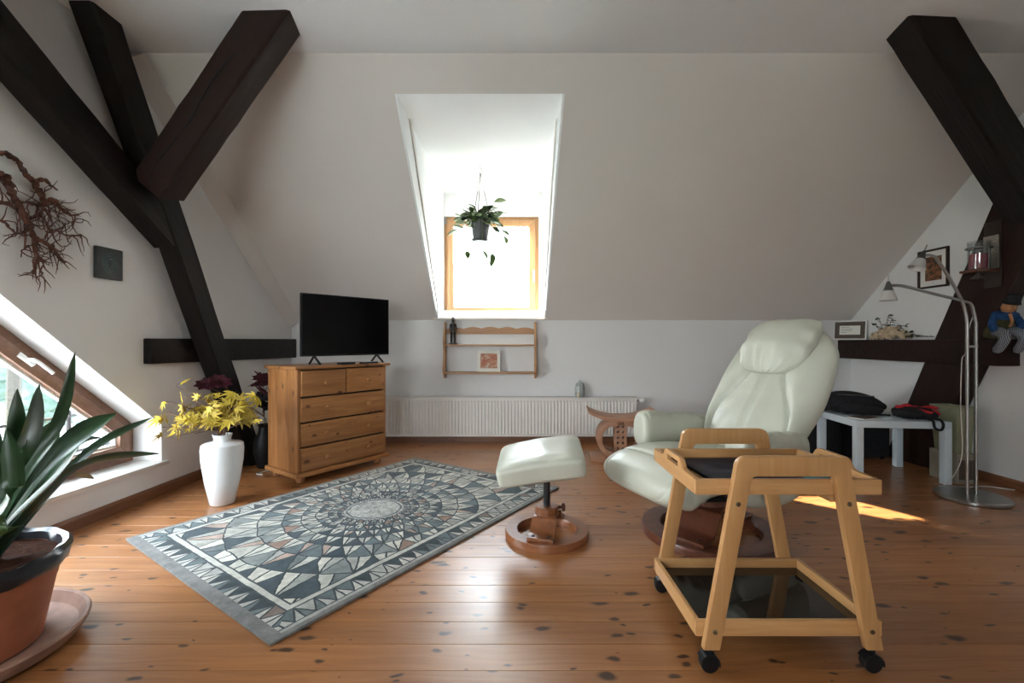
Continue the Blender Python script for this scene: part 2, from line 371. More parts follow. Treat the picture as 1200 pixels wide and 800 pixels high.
# ------------------------------------------------------------------ mesh helpers
class MB:
    def __init__(s): s.v, s.f = [], []
    def add(s, verts, faces):
        b = len(s.v); s.v += [Vector(p) for p in verts]; s.f += [[i+b for i in f] for f in faces]; return s
    def box(s, c, size, rot=None):
        hx, hy, hz = (q/2 for q in size); vs_ = []
        for z in (-hz, hz):
            for x, y in ((-hx, -hy), (hx, -hy), (hx, hy), (-hx, hy)):
                p = Vector((x, y, z))
                if rot is not None: p = rot @ p
                vs_.append(p+Vector(c))
        return s.add(vs_, [(3, 2, 1, 0), (4, 5, 6, 7), (0, 1, 5, 4), (1, 2, 6, 5), (2, 3, 7, 6), (3, 0, 4, 7)])
    def ext(s, a, b):
        """box from corner a to corner b"""
        return s.box([(p+q)/2 for p, q in zip(a, b)], [abs(q-p) for p, q in zip(a, b)])
    def tube(s, pts, r, n=8, caps=True, closed=False, flat=None):
        pts = [Vector(p) for p in pts]; k = len(pts); rs = r if isinstance(r, (list, tuple)) else [r]*k
        t0 = (pts[1]-pts[0]).normalized(); up = Vector((0, 0, 1)) if abs(t0.z) < 0.9 else Vector((1, 0, 0))
        nrm = (up-t0*up.dot(t0)).normalized(); vs_ = []
        for i, p in enumerate(pts):
            if closed: t = (pts[(i+1) % k]-pts[i-1]).normalized()
            else: t = (pts[min(i+1, k-1)]-pts[max(i-1, 0)]).normalized()
            nrm = (nrm-t*nrm.dot(t)).normalized(); bi = t.cross(nrm)
            fl = flat or 1.0
            for j in range(n):
                a = 2*PI*j/n; vs_.append(p+(nrm*math.cos(a)*fl+bi*math.sin(a))*rs[i])
        fs = []
        for i in range(k if closed else k-1):
            i2 = (i+1) % k
            for j in range(n): fs.append((i*n+j, i*n+(j+1) % n, i2*n+(j+1) % n, i2*n+j))
        if caps and not closed: fs += [tuple(range(n-1, -1, -1)), tuple(range((k-1)*n, k*n))]
        return s.add(vs_, fs)
    def lathe(s, prof, n=32, c=(0, 0, 0), arc=None):
        vs_, fs = [], []; k = len(prof)
        for (r, z) in prof:
            for j in range(n):
                a = 2*PI*j/n; vs_.append((c[0]+r*math.cos(a), c[1]+r*math.sin(a), c[2]+z))
        for i in range(k-1):
            for j in range(n): fs.append((i*n+j, i*n+(j+1) % n, (i+1)*n+(j+1) % n, (i+1)*n+j))
        if prof[0][0] > 1e-4: fs.append(tuple(range(n-1, -1, -1)))
        if prof[-1][0] > 1e-4: fs.append(tuple(range((k-1)*n, k*n)))
        return s.add(vs_, fs)
    def prism(s, poly, fn, d0, d1):
        """closed outline poly (2D) swept from d0 to d1; fn(a,b,d) -> point"""
        n = len(poly)
        vs_ = [fn(a, b, d0) for a, b in poly]+[fn(a, b, d1) for a, b in poly]
        fs = [tuple(range(n-1, -1, -1)), tuple(range(n, 2*n))]+[(i, (i+1) % n, n+(i+1) % n, n+i) for i in range(n)]
        return s.add(vs_, fs)
    def holed(s, outer, holes, fn, d0, d1):
        loops = [outer]+holes; flat = [p for l in loops for p in l]
        tris = tessellate_polygon([[Vector((a, b, 0)) for a, b in l] for l in loops])
        n = len(flat); vs_ = [fn(a, b, d0) for a, b in flat]+[fn(a, b, d1) for a, b in flat]
        fs = [tuple(t) for t in tris]+[tuple(n+i for i in reversed(t)) for t in tris]
        st = 0
        for l in loops:
            m = len(l)
            for i in range(m): fs.append((st+i, st+(i+1) % m, n+st+(i+1) % m, n+st+i))
            st += m
        return s.add(vs_, fs)
    def grid(s, nu, nv, fn, cu=False, cv=False):
        vs_ = [fn(i, j) for i in range(nu) for j in range(nv)]; fs = []
        for i in range(nu if cu else nu-1):
            for j in range(nv if cv else nv-1):
                i2, j2 = (i+1) % nu, (j+1) % nv
                fs.append((i*nv+j, i*nv+j2, i2*nv+j2, i2*nv+j))
        return s.add(vs_, fs)
    def mesh(s, name, bevel=0.0, seg=2, angle=32, smooth=True, cuts=(), merge=1e-5):
        bm = bmesh.new(); vs_ = [bm.verts.new(p) for p in s.v]
        for f in s.f:
            f = list(dict.fromkeys(f))
            if len(f) < 3: continue
            try: bm.faces.new([vs_[i] for i in f])
            except ValueError: pass
        if merge: bmesh.ops.remove_doubles(bm, verts=bm.verts, dist=merge)
        bmesh.ops.recalc_face_normals(bm, faces=bm.faces)
        if bevel > 0:
            ed = [e for e in bm.edges if len(e.link_faces) == 2 and e.calc_face_angle(0) > math.radians(28)]
            bmesh.ops.bevel(bm, geom=ed, offset=bevel, segments=seg, profile=0.6, affect='EDGES', clamp_overlap=True)
        for co, no in cuts:
            geom = list(bm.verts)+list(bm.edges)+list(bm.faces)
            r = bmesh.ops.bisect_plane(bm, geom=geom, plane_co=co, plane_no=no, clear_outer=True)
            ed = [g for g in r['geom_cut'] if isinstance(g, bmesh.types.BMEdge)]
            if ed: bmesh.ops.edgeloop_fill(bm, edges=ed)
        me = bpy.data.meshes.new(name); bm.to_mesh(me); bm.free()
        if smooth:
            for p in me.polygons: p.use_smooth = True
            me.set_sharp_from_angle(angle=math.radians(angle))
        return me
    def build(s, name, mat, parent=None, bevel=0.0, loc=None, rot=None, label=None, **kw):
        me = s.mesh(name, bevel, **kw); me.materials.append(M[mat])
        return link(name, me, parent, loc, rot, label)

def link(name, me, parent=None, loc=None, rot=None, label=None):
    o = bpy.data.objects.new(name, me); col.objects.link(o)
    if parent is not None: o.parent = parent
    if loc is not None: o.location = loc
    if rot is not None:
        if isinstance(rot, Matrix): o.rotation_euler = rot.to_euler()
        else: o.rotation_euler = rot
    if label: o['label'] = label
    return o
def tag(o, label, cat, group=None):
    o['label'] = label; o['category'] = cat
    if group: o['group'] = group
    return o
def thing(name, label, cat, loc=(0, 0, 0), rz=0.0, group=None):
    o = bpy.data.objects.new(name, None); col.objects.link(o); o.location = loc; o.rotation_euler = (0, 0, rz)
    o.empty_display_size = 0.1
    return tag(o, label, cat, group)
def struct(o, label=None):
    o['kind'] = 'structure'
    if label: o['label'] = label
    return o
def smoothpath(pts, n=8):
    """Catmull-Rom through the points"""
    P = [Vector(p) for p in pts]; P = [P[0]*2-P[1]]+P+[P[-1]*2-P[-2]]; out = []
    for i in range(1, len(P)-2):
        for k in range(n):
            t = k/n; a, b, c, d = P[i-1], P[i], P[i+1], P[i+2]
            out.append(0.5*((2*b)+(c-a)*t+(2*a-5*b+4*c-d)*t*t+(3*b-a-3*c+d)*t**3))
    out.append(P[-2]); return out
def rod(a, b, r, n=10): return MB().tube([a, b], r, n)
def lerp(a, b, t): return a+(b-a)*t
def interp(tab, s):
    for (s0, v0), (s1, v1) in zip(tab, tab[1:]):
        if s <= s1: return lerp(v0, v1, (s-s0)/(s1-s0) if s1 > s0 else 0)
    return tab[-1][1]
def smoothtab(tab, s):
    for (s0, v0), (s1, v1) in zip(tab, tab[1:]):
        if s <= s1:
            t = (s-s0)/(s1-s0) if s1 > s0 else 0; t = t*t*(3-2*t); return lerp(v0, v1, t)
    return tab[-1][1]

def cushion(path, side, W, T, ns=40, nc=48, pw=3.2, endq=(5, 3), disp=None, flatback=1.0):
    """upholstery: rounded cross-sections along a path. W,T: half sizes, functions of s; disp(s, phi_x, top) -> push along the normal"""
    pts = smoothpath(path, 12); k = len(pts)-1; side = Vector(side).normalized()
    def at(s):
        f = max(0, min(k, s*k)); i = min(int(f), k-1); p = pts[i].lerp(pts[i+1], f-i)
        i0, i1 = max(0, i-3), min(k, i+4); t = (pts[i1]-pts[i0]).normalized()
        return p, side.cross(t).normalized()*-1.0
    def fn(i, j):
        a = PI*i/(ns-1); s = 0.5-0.5*math.cos(a)
        c = abs(2*s-1); ew = (max(0, 1-c**endq[0]))**(1/endq[0]); et = (max(0, 1-c**endq[1]))**(1/endq[1])
        p, n = at(s); phi = 2*PI*j/nc; cx, cy = math.cos(phi), math.sin(phi)
        x = math.copysign(abs(cx)**(2/pw), cx); y = math.copysign(abs(cy)**(2/pw), cy)
        if y < 0: y *= flatback
        q = p+side*(x*W(s)*ew)+n*(y*T(s)*et)
        if disp: q = q+n*disp(s, x, y)*et
        return q
    return MB().grid(ns, nc, fn, cv=True)

# ------------------------------------------------------------------ the setting
CEIL = 2.83; YB = 4.70; KNEE = 1.25; SL = 0.85; XR = 3.50; YF = -2.45
YC = YB-(CEIL-KNEE)/SL                      # where slope meets ceiling
LO = Vector((-2.275, YB, 0)); LU = Vector((-0.0565, -1, 0)).normalized(); LN = Vector((LU.y*-1, LU.x, 0)).normalized()  # left wall: along, into the room
if LN.x < 0: LN = -LN
def LW(u, h, d=0.0): return LO+LU*u+LN*d+Vector((0, 0, h))
def xl(y): return (LO+LU*((YB-y)/-LU.y)).x

fl = bpy.data.objects.new('floor', None); col.objects.link(fl); struct(fl, 'glossy knotty pine plank floor')
PW = 0.125
nplank = int((YB+0.1-YF)/PW)+1
pm = MB().ext((0, 0.0009, -0.03), (6.2, PW-0.0009, 0.0)).mesh('plank', 0.0006, 1); pm.materials.append(M['pine_floor'])
for i in range(nplank):
    y = YB+0.1-(i+1)*PW
    o = link('plank', pm, fl, (-2.62, y, random.uniform(-0.0004, 0.0004)))
MB().ext((-2.7, YF-0.1, -0.06), (3.6, YB+0.12, -0.031)).build('subfloor', 'frame_dark', fl)

struct(MB().ext((-2.9, YF-0.2, CEIL), (3.7, YC+0.35, CEIL+0.12)).build('ceiling', 'plaster'), 'white plaster ceiling')
# knee wall
struct(MB().ext((-2.6, YB, -0.05), (3.75, 5.28, KNEE)).build('wall_back', 'plaster'), 'low white knee wall under the roof slope')
# roof slope with the dormer opening
DX0, DX1 = -0.765, 0.335; DZ = 2.675
Llen = math.hypot(YB-YC, CEIL-KNEE); sd = Vector((0, YC-YB, CEIL-KNEE)).normalized()
def slope_s(h): return (h-KNEE)/sd.z
def SLP(x, s, d): return Vector((x, YB, KNEE))+sd*s+Vector((0, sd.z, -sd.y))*d
struct(MB().holed([(-2.75, -0.02), (3.7, -0.02), (3.7, Llen+0.15), (-2.75, Llen+0.15)],
                  [[(DX0-0.015, 0.0), (DX1+0.015, 0.0), (DX1+0.015, slope_s(DZ)), (DX0-0.015, slope_s(DZ))]], SLP, 0.0, 0.14).build('wall_slope', 'plaster_warm', smooth=False), 'sloping white plaster roof wall with dormer opening')
# dormer
yt = YB-(DZ-KNEE)/SL
for nm, x0, x1 in (('wall_dormer_left', DX0-0.015, DX0), ('wall_dormer_right', DX1, DX1+0.015)):
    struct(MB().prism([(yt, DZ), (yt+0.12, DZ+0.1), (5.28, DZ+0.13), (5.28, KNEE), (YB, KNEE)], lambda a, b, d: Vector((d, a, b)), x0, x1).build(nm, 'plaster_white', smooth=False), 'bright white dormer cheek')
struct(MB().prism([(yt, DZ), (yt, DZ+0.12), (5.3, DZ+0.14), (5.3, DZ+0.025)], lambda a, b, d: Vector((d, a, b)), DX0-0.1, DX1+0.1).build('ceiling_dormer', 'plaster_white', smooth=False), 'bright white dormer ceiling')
WX0, WX1, WZ0, WZ1 = -0.762, 0.30, 1.30, 2.43
struct(MB().holed([(DX0-0.1, KNEE), (DX1+0.1, KNEE), (DX1+0.1, DZ+0.1), (DX0-0.1, DZ+0.1)], [[(WX0, WZ0), (WX1, WZ0), (WX1, WZ1), (WX0, WZ1)]],
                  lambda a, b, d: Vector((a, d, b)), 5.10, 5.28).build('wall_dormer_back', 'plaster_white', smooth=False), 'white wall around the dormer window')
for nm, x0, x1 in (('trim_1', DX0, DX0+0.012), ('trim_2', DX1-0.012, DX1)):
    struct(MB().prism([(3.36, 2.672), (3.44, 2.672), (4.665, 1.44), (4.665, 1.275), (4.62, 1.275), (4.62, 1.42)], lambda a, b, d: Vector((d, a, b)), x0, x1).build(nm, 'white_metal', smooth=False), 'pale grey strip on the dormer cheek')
o = struct(MB().ext((-0.80, 4.655, KNEE), (0.365, 5.12, KNEE+0.022)).build('trim_3', 'marble', bevel=0.004), 'pale stone window sill of the dormer')

# left gable wall, opening follows the roof slope
GW = [(1.63, 0.225), (1.63, 0.47), (3.75, 2.27), (3.75, 0.225)]
wl_outer = [(-0.15, -0.05), (-0.15, KNEE+0.10), (1.75, CEIL+0.1), (7.4, CEIL+0.1), (7.4, -0.05)]
struct(MB().holed(wl_outer, [GW], lambda a, b, d: LW(a, b, -d), 0.0, 0.28).build('wall_left', 'plaster', smooth=False), 'white gable wall with a slant-headed window')
struct(MB().prism([(y, h) for y, h in ((YB+0.2, -0.05), (YB+0.2, KNEE+0.2), (YC-0.1, CEIL+0.15), (YF-0.2, CEIL+0.15), (YF-0.2, -0.05))], lambda a, b, d: Vector((d, a, b)), XR, XR+0.2).build('wall_right', 'plaster', smooth=False), 'white gable wall behind the dark beam')
# front wall behind the viewer with a wide window
struct(MB().holed([(-2.9, -0.05), (3.7, -0.05), (3.7, CEIL+0.1), (-2.9, CEIL+0.1)], [[(-2.2, 0.95), (-0.4, 0.95), (-0.4, 1.95), (-2.2, 1.95)]],
                  lambda a, b, d: Vector((a, d, b)), YF-0.2, YF).build('wall_front', 'plaster', smooth=False), 'white wall with a wide window')
# chamfered corner between slope and left gable
def corner_strip():
    mb = MB(); A = Vector((xl(YB), YB, KNEE)); top = Vector((xl(YC), YC, CEIL))
    n = Vector((0, -sd.z, sd.y))                     # into the room, square to the slope
    v = []
    for p in (A, top):
        v += [p+Vector((-0.02, 0, 0)), p+Vector((0.085, 0, 0)), p+Vector((0.055, 0, 0))+n*0.05, p+Vector((-0.02, 0, 0))+n*0.115]
    mb.add(v, [(0, 1, 2, 3), (7, 6, 5, 4), (0, 1, 5, 4), (1, 2, 6, 5), (2, 3, 7, 6), (3, 0, 4, 7)])
    return mb.mesh('trim_4', cuts=[(Vector((0, 0, CEIL)), Vector((0, 0, 1)))])
me = corner_strip(); me.materials.append(M['plaster_warm']); struct(link('trim_4', me), 'plastered strip where the slope meets the gable')
# skirting
struct(MB().prism([(0, 0), (0.018, 0), (0.018, 0.055), (0.010, 0.07), (0, 0.07)], lambda a, b, d: LW(d, b, a), 0.02, 7.1).build('baseboard_left', 'skirting', smooth=False))
struct(MB().prism([(0, 0), (0.018, 0), (0.018, 0.055), (0.010, 0.07), (0, 0.07)], lambda a, b, d: Vector((XR-a, d, b)), YF, YB).build('baseboard_right', 'skirting', smooth=False))
struct(MB().prism([(0, 0), (0.018, 0), (0.018, 0.06), (0.010, 0.075), (0, 0.075)], lambda a, b, d: Vector((d, YB-a, b)), -2.25, XR-0.02).build('baseboard_back', 'skirting_across', smooth=False))

# ---- windows
def inset(poly, d):
    n = len(poly); area = sum(poly[i][0]*poly[(i+1) % n][1]-poly[(i+1) % n][0]*poly[i][1] for i in range(n))
    sg = 1 if area > 0 else -1; out = []
    L = []
    for i in range(n):
        a = Vector(poly[i]); b = Vector(poly[(i+1) % n]); t = (b-a).normalized(); nn = Vector((-t.y, t.x))*sg*d
        L.append((a+nn, t))
    for i in range(n):
        (p, t), (q, u) = L[i-1], L[i]
        den = t.x*u.y-t.y*u.x; s = ((q-p).x*u.y-(q-p).y*u.x)/den
        out.append(tuple(p+t*s))
    return out
def ring_bars(parent, name, poly, wd, fn, d0, d1, mat, bevel=0.004):
    inn = inset(poly, wd); n = len(poly)
    for i in range(n):
        j = (i+1) % n
        MB().prism([poly[i], poly[j], inn[j], inn[i]], fn, d0, d1).build(name, mat, parent, bevel=bevel)
    return inn
# dormer window
w1 = bpy.data.objects.new('window_1', None); col.objects.link(w1); w1.location = (0, 5.12, 0); struct(w1, 'small pine casement window in the dormer')
f1 = lambda a, b, d: Vector((a, d, b))
rect = [(WX0, WZ0), (WX1, WZ0), (WX1, WZ1), (WX0, WZ1)]
inn = ring_bars(w1, 'window_frame', rect, 0.035, f1, 0.0, 0.08, 'window_pine')
inn2 = ring_bars(w1, 'window_sash', inset(inn, 0.002), 0.075, f1, -0.025, 0.05, 'window_pine', 0.008)
MB().prism(inn2, f1, 0.012, 0.016).build('pane', 'pane_glass', w1)
h = MB().ext((0.232, -0.040, 1.74), (0.254, -0.025, 1.83)).build('handle', 'white_plastic', w1, bevel=0.004, label='white window handle')
MB().tube([(0.243, -0.04, 1.80), (0.243, -0.062, 1.80), (0.243, -0.066, 1.79), (0.243, -0.066, 1.69)], 0.008, 8).build('grip', 'white_plastic', h)
for z in (1.36, 2.38):
    MB().tube([(WX0+0.018, -0.018, z-0.035), (WX0+0.018, -0.018, z+0.035)], 0.010, 8).build('hinge', 'steel', w1)
# gable window
w2 = bpy.data.objects.new('window_2', None); col.objects.link(w2); struct(w2, 'brown slant-headed gable window')
f2 = lambda a, b, d: LW(a, b, -d)
inn = ring_bars(w2, 'window_frame', GW, 0.05, f2, 0.20, 0.27, 'window_brown')
inn2 = ring_bars(w2, 'window_sash', inset(inn, 0.002), 0.07, f2, 0.175, 0.245, 'window_brown', 0.008)
ring_bars(w2, 'glazing_bead', inn2, 0.014, f2, 0.20, 0.23, 'white_plastic', 0.002)
MB().prism(inn2, f2, 0.21, 0.214).build('pane', 'pane_glass', w2)
# handle on the slanted head
c = Vector((2.30, 0)); hh = 0.47+(2.30-1.63)*(2.27-0.47)/(3.75-1.63)-0.105
dirs = Vector((1, (2.27-0.47)/(3.75-1.63))).normalized()
pl = [LW(2.30+dirs.x*t, hh+dirs.y*t, -0.172) for t in (-0.045, 0.045)]
hd = MB().tube(pl, 0.014, 8).build('handle', 'white_plastic', w2)
g0 = LW(2.30, hh, -0.165)
MB().tube([g0, LW(2.30, hh, -0.125), LW(2.30-dirs.x*0.02, hh-dirs.y*0.02, -0.12), LW(2.30-dirs.x*0.12, hh-dirs.y*0.12, -0.122)], 0.009, 8).build('grip', 'white_plastic', hd)
# stone ledge under it
struct(MB().prism([(1.60, 0.200), (1.60, 0.226), (3.78, 0.226), (3.78, 0.200)], lambda a, b, d: LW(a, b, d), -0.19, 0.035).build('trim_5', 'marble', bevel=0.003), 'pale stone ledge of the gable window')
# window behind the viewer
w3 = bpy.data.objects.new('window_3', None); col.objects.link(w3); w3.location = (0, YF-0.14, 0); struct(w3, 'wide white window')
for a, b in ((-2.2, -1.3), (-1.3, -0.4)):
    inn = ring_bars(w3, 'window_sash', [(a, 0.95), (b, 0.95), (b, 1.95), (a, 1.95)], 0.07, f1, 0, 0.06, 'white_plastic')
    MB().prism(inn, f1, 0.03, 0.034).build('pane', 'pane_glass', w3)

# ------------------------------------------------------------------ timbers
def beam(name, p0, p1, w_, h_, ref, mat, cuts=(), seed=0, n=14, rough_=0.006):
    """square-hewn timber from p0 to p1; ref = direction of its w side"""
    p0, p1 = Vector(p0), Vector(p1); L = (p1-p0).length; X = (p1-p0).normalized()
    Y = Vector(ref); Y = (Y-X*Y.dot(X)).normalized(); Z = X.cross(Y)
    R = Matrix((X, Y, Z)).transposed()
    ch = 0.012
    prof = [(-w_/2+ch, -h_/2), (w_/2-ch, -h_/2), (w_/2, -h_/2+ch), (w_/2, h_/2-ch), (w_/2-ch, h_/2), (-w_/2+ch, h_/2), (-w_/2, h_/2-ch), (-w_/2, -h_/2+ch)]
    mb = MB(); vs_, fs = [], []; m = len(prof)
    for i in range(n+1):
        for k, (a, b) in enumerate(prof):
            q = noise.noise(Vector((i*0.9+seed*7, k//2*3.1, seed)))*rough_
            vs_.append((L*i/n, a+q, b+noise.noise(Vector((i*0.8+seed*3, k//2*2.1+9, seed)))*rough_))
    for i in range(n):
        for k in range(m): fs.append((i*m+k, i*m+(k+1) % m, (i+1)*m+(k+1) % m, (i+1)*m+k))
    fs += [tuple(range(m-1, -1, -1)), tuple(range(n*m, (n+1)*m))]
    mb.add(vs_, fs)
    inv = R.transposed()
    lc = [(inv @ (Vector(co)-p0), inv @ Vector(no)) for co, no in cuts]
    me = mb.mesh(name, cuts=lc, angle=30); me.materials.append(M[mat])
    o = link(name, me, None, p0); o.rotation_euler = R.to_euler(); return o
CE = (Vector((0, 0, CEIL-0.001)), Vector((0, 0, 1))); FLR = (Vector((0, 0, 0.001)), Vector((0, 0, -1)))
tag(beam('timber_post', (-2.205, 3.86+0.12, -0.25), (-2.290, 2.50-0.12, 2.83+0.25), 0.13, 0.175, (1, 0, 0), 'old_timber', [CE, FLR], 1),
    'dark hewn timber post leaning along the gable wall behind the white vase', 'timber')
tag(beam('timber_brace', (-2.270, 3.015, 1.722), (-2.33, 1.25, 2.92), 0.14, 0.20, (1, 0, 0), 'old_timber', [CE], 2),
    'dark timber brace rising over the gable wall above the dried branch', 'timber')
crb = tag(beam('timber_brace', (-2.17, 2.80, 1.97), (-1.22, 2.54, 2.98), 0.21, 0.20, (0, 1, 0.2), 'old_timber_brown', [CE], 3),
    'brown cracked timber brace angling from the leaning post up to the ceiling', 'timber')
# drying crack
mb = MB(); pts = [(0.05+i*0.115+0.02*math.sin(i*2.1), -0.1065, 0.012*math.sin(i*1.3)+0.01) for i in range(9)]
mb.tube(pts, [0.002, 0.004, 0.006, 0.004, 0.007, 0.005, 0.006, 0.007, 0.004], 5).build('crack', 'black_fabric', crb)
tag(MB().prism([(0.0, 0.865), (0.0, 1.055), (1.77, 1.050), (1.77, 0.885)], lambda a, b, d: LW(a+0.005, b, d), 0.001, 0.055).build('timber_rail', 'old_timber', bevel=0.008),
    'short dark timber rail set in the gable wall behind the television', 'timber')
tag(beam('timber_post', (3.435, 3.92+0.115, -0.25), (3.435, 2.618-0.115, 2.83+0.25), 0.125, 0.37, (1, 0, 0), 'old_timber_brown', [CE, FLR], 4),
    'dark hewn timber post leaning behind the reading lamp', 'timber')
tag(beam('timber_brace', (3.33, 2.90, 1.86), (2.20, 2.58, 2.98), 0.21, 0.20, (0, 1, 0.2), 'old_timber', [CE], 5),
    'nearly black timber brace meeting the ceiling above the beam ledge', 'timber')
SHELF_TOP = 1.045
tag(MB().ext((XR-0.145, 3.13, 0.86), (XR-0.002, 4.69, SHELF_TOP)).build('timber_ledge', 'old_timber_brown', bevel=0.008),
    'dark horizontal timber serving as a ledge for ornaments', 'timber')

# ------------------------------------------------------------------ rug
RC = Vector((-0.835, 2.77, 0.0)); RA = math.atan2(1.66, 1.15)
tag(MB().ext((-1.005, -0.72, 0.001), (1.005, 0.72, 0.013)).build('rug', 'mosaic_rug', None, bevel=0.004, loc=RC, rot=(0, 0, RA)),
    'grey-blue mosaic patterned rug with round medallion on the plank floor', 'rug')

# ------------------------------------------------------------------ chest of drawers
CA = math.atan2(0.812, 0.584); CW, CD, CH = 0.81, 0.44, 0.85
ch = thing('chest_of_drawers', 'knotty pine chest of five drawers beneath the television', 'chest of drawers', (-1.475, 3.687, 0), CA)
hw, hd2 = CW/2-0.015, CD/2-0.01
for sgn in (-1, 1):
    # each side made of upright boards
    for k in range(3):
        y0 = -hd2+0.012+k*(2*hd2-0.012)/3
        MB().ext((sgn*hw, y0+0.0008, 0.085), (sgn*(hw-0.02), y0+(2*hd2-0.012)/3-0.0008, CH-0.022)).build('side_board', 'pine_upright', ch, bevel=0.002)
MB().ext((-hw+0.021, hd2-0.012, 0.09), (hw-0.021, hd2, CH-0.023)).build('back_panel', 'pine', ch)
MB().ext((-hw+0.021, -hd2+0.03, 0.087), (hw-0.021, hd2-0.013, CH-0.023)).build('carcass', 'frame_dark', ch)
tp = [(-CW/2-0.012, CH-0.018), (-CW/2-0.018, CH-0.009), (-CW/2-0.012, CH), (CW/2+0.012, CH), (CW/2+0.018, CH-0.009), (CW/2+0.012, CH-0.018)]
MB().ext((-CW/2-0.014, -CD/2-0.018, CH-0.022), (CW/2+0.014, CD/2, CH)).build('top', 'pine', ch, bevel=0.007, seg=3)
MB().ext((-CW/2-0.006, -CD/2-0.012, 0.052), (CW/2+0.006, CD/2, 0.084)).build('plinth', 'pine', ch, bevel=0.006)
for sx_ in (-1, 1):
    MB().ext((sx_*hw, -hd2+0.001, 0.0855), (sx_*(hw-0.024), -hd2+0.011, CH-0.0225)).build('front_stile', 'pine_upright', ch, bevel=0.002)
    for sy_ in (-1, 1):
        MB().lathe([(0.022, 0), (0.030, 0.008), (0.033, 0.026), (0.027, 0.045), (0.030, 0.0515)], 16).build('foot', 'pine', ch, loc=(sx_*(hw-0.05), sy_*(hd2-0.05), 0))
rows = [(0.092, 0.256), (0.268, 0.436), (0.448, 0.618)]
knob = MB().lathe([(0.010, 0), (0.009, 0.010), (0.014, 0.016), (0.0185, 0.022), (0.017, 0.030), (0.008, 0.035), (0.0, 0.036)], 14).mesh('knob'); knob.materials.append(M['pine'])
def drawer(x0, x1, z0, z1, kx):
    d = MB().ext((x0, -hd2-0.012, z0), (x1, -hd2+0.028, z1)).build('drawer', 'pine', ch, bevel=0.009, seg=2)
    for x in kx: link('knob', knob, d, (x, -hd2-0.012, (z0+z1)/2), (PI/2, 0, 0))
xl_, xr_ = -hw+0.026, hw-0.026
for z0, z1 in rows: drawer(xl_, xr_, z0, z1, (-0.18, 0.19))
drawer(xl_, -0.004, 0.630, 0.818, (-0.18,)); drawer(0.004, xr_, 0.630, 0.818, (0.19,))

# ------------------------------------------------------------------ television and box
tv = thing('television', 'black flat television standing on the pine chest', 'television', (-1.318, 3.645, CH), math.radians(49.8))
MB().ext((-0.378, -0.018, 0.068), (0.378, 0.010, 0.540)).build('bezel', 'black_plastic', tv, bevel=0.004)
MB().ext((-0.370, -0.0192, 0.082), (0.370, -0.0178, 0.533)).build('screen', 'screen', tv)
MB().ext((-0.30, 0.010, 0.09), (0.30, 0.048, 0.36)).build('rear_housing', 'black_plastic', tv, bevel=0.015)
for sx_ in (-0.27, 0.27):
    mb = MB()
    mb.tube([(sx_-0.005, -0.004, 0.072), (sx_, -0.09, 0.0095)], 0.0085, 6); mb.tube([(sx_-0.005, -0.004, 0.072), (sx_, 0.08, 0.0095)], 0.0085, 6)
    mb.build('foot', 'black_plastic', tv)
tag(MB().ext((-0.06, -0.035, 0), (0.06, 0.035, 0.018)).build('set_top_box', 'black_plastic', None, bevel=0.004, loc=(-1.30, 3.57, CH+0.0005), rot=(0, 0, CA)),
    'small flat black box under the television', 'box')
mb = MB(); mb.ext((-0.085, -0.018, 0.0), (0.085, 0.018, 0.014))
rc = mb.build('remote_control', 'black_plastic', None, bevel=0.005, loc=(-1.175, 3.74, CH+0.0005), rot=(0, 0, CA+0.1))
tag(rc, 'black remote control lying in front of the television', 'remote control')
bt = MB().box((0, 0, 0), (0.008, 0.008, 0.002)).mesh('button'); bt.materials.append(M['white_plastic'])
for i in range(5):
    for j in (-1, 1): link('button', bt, rc, (-0.06+i*0.03, j*0.008, 0.0148))
# white cable behind the chest
tag(MB().tube(smoothpath([(-1.765, 3.80, 0.84), (-1.80, 3.78, 0.5), (-1.83, 3.72, 0.2), (-1.88, 3.66, 0.03), (-1.95, 3.60, 0.006), (-1.98, 3.53, 0.006), (-1.92, 3.50, 0.006)], 6), 0.004, 6).build('power_cable', 'cable_white'),
    'white power cable trailing down behind the pine chest', 'cable')

# ------------------------------------------------------------------ vase with yellow foliage
VP = (-1.845, 2.90, 0)
va = thing('white_vase', 'tall white ceramic vase on the floor beside the skirting', 'vase', VP)
MB().lathe([(0.0, 0.0), (0.064, 0.0), (0.070, 0.006), (0.098, 0.14), (0.117, 0.27), (0.121, 0.345), (0.117, 0.378), (0.104, 0.386), (0.058, 0.391), (0.050, 0.396), (0.048, 0.41), (0.054, 0.435), (0.057, 0.440), (0.050, 0.440), (0.043, 0.41), (0.043, 0.30), (0.0, 0.30)], 48).build('body', 'white_ceramic', va, angle=50)

def leaf_star(size, lobes=5):
    """maple leaf: lobes spread round a short stalk, cupped"""
    mb = MB(); pts = [(0, 0, 0)]; angs = [-1.25, -0.62, 0, 0.62, 1.25]; ln = [0.62, 0.88, 1.0, 0.88, 0.62]
    out = []
    for i, (a, l) in enumerate(zip(angs, ln)):
        for da, r in ((-0.24, 0.45), (-0.10, 0.72), (0, 1.0), (0.10, 0.72), (0.24, 0.45)):
            out.append((math.cos(a+da)*r*l*size, math.sin(a+da)*r*l*size, -0.22*size*(r*l)**2+0.03*size*math.cos(9*(a+da))))
    n = len(out); v = [(0, 0, 0)]+out; f = [(0, i, i+1) for i in range(1, n)]
    t = 0.0012; k = len(v)
    vv = v+[(x, y, z-t) for x, y, z in v]; ff = f+[(c_+k, b_+k, a_+k) for a_, b_, c_ in f]
    ff += [(i, i+1, i+1+k, i+k) for i in range(1, n)]
    return mb.add(vv, ff)
fo = thing('yellow_foliage', 'bunch of yellow maple leaf sprays standing in the white vase', 'foliage', (VP[0], VP[1], 0.33))
lms = []
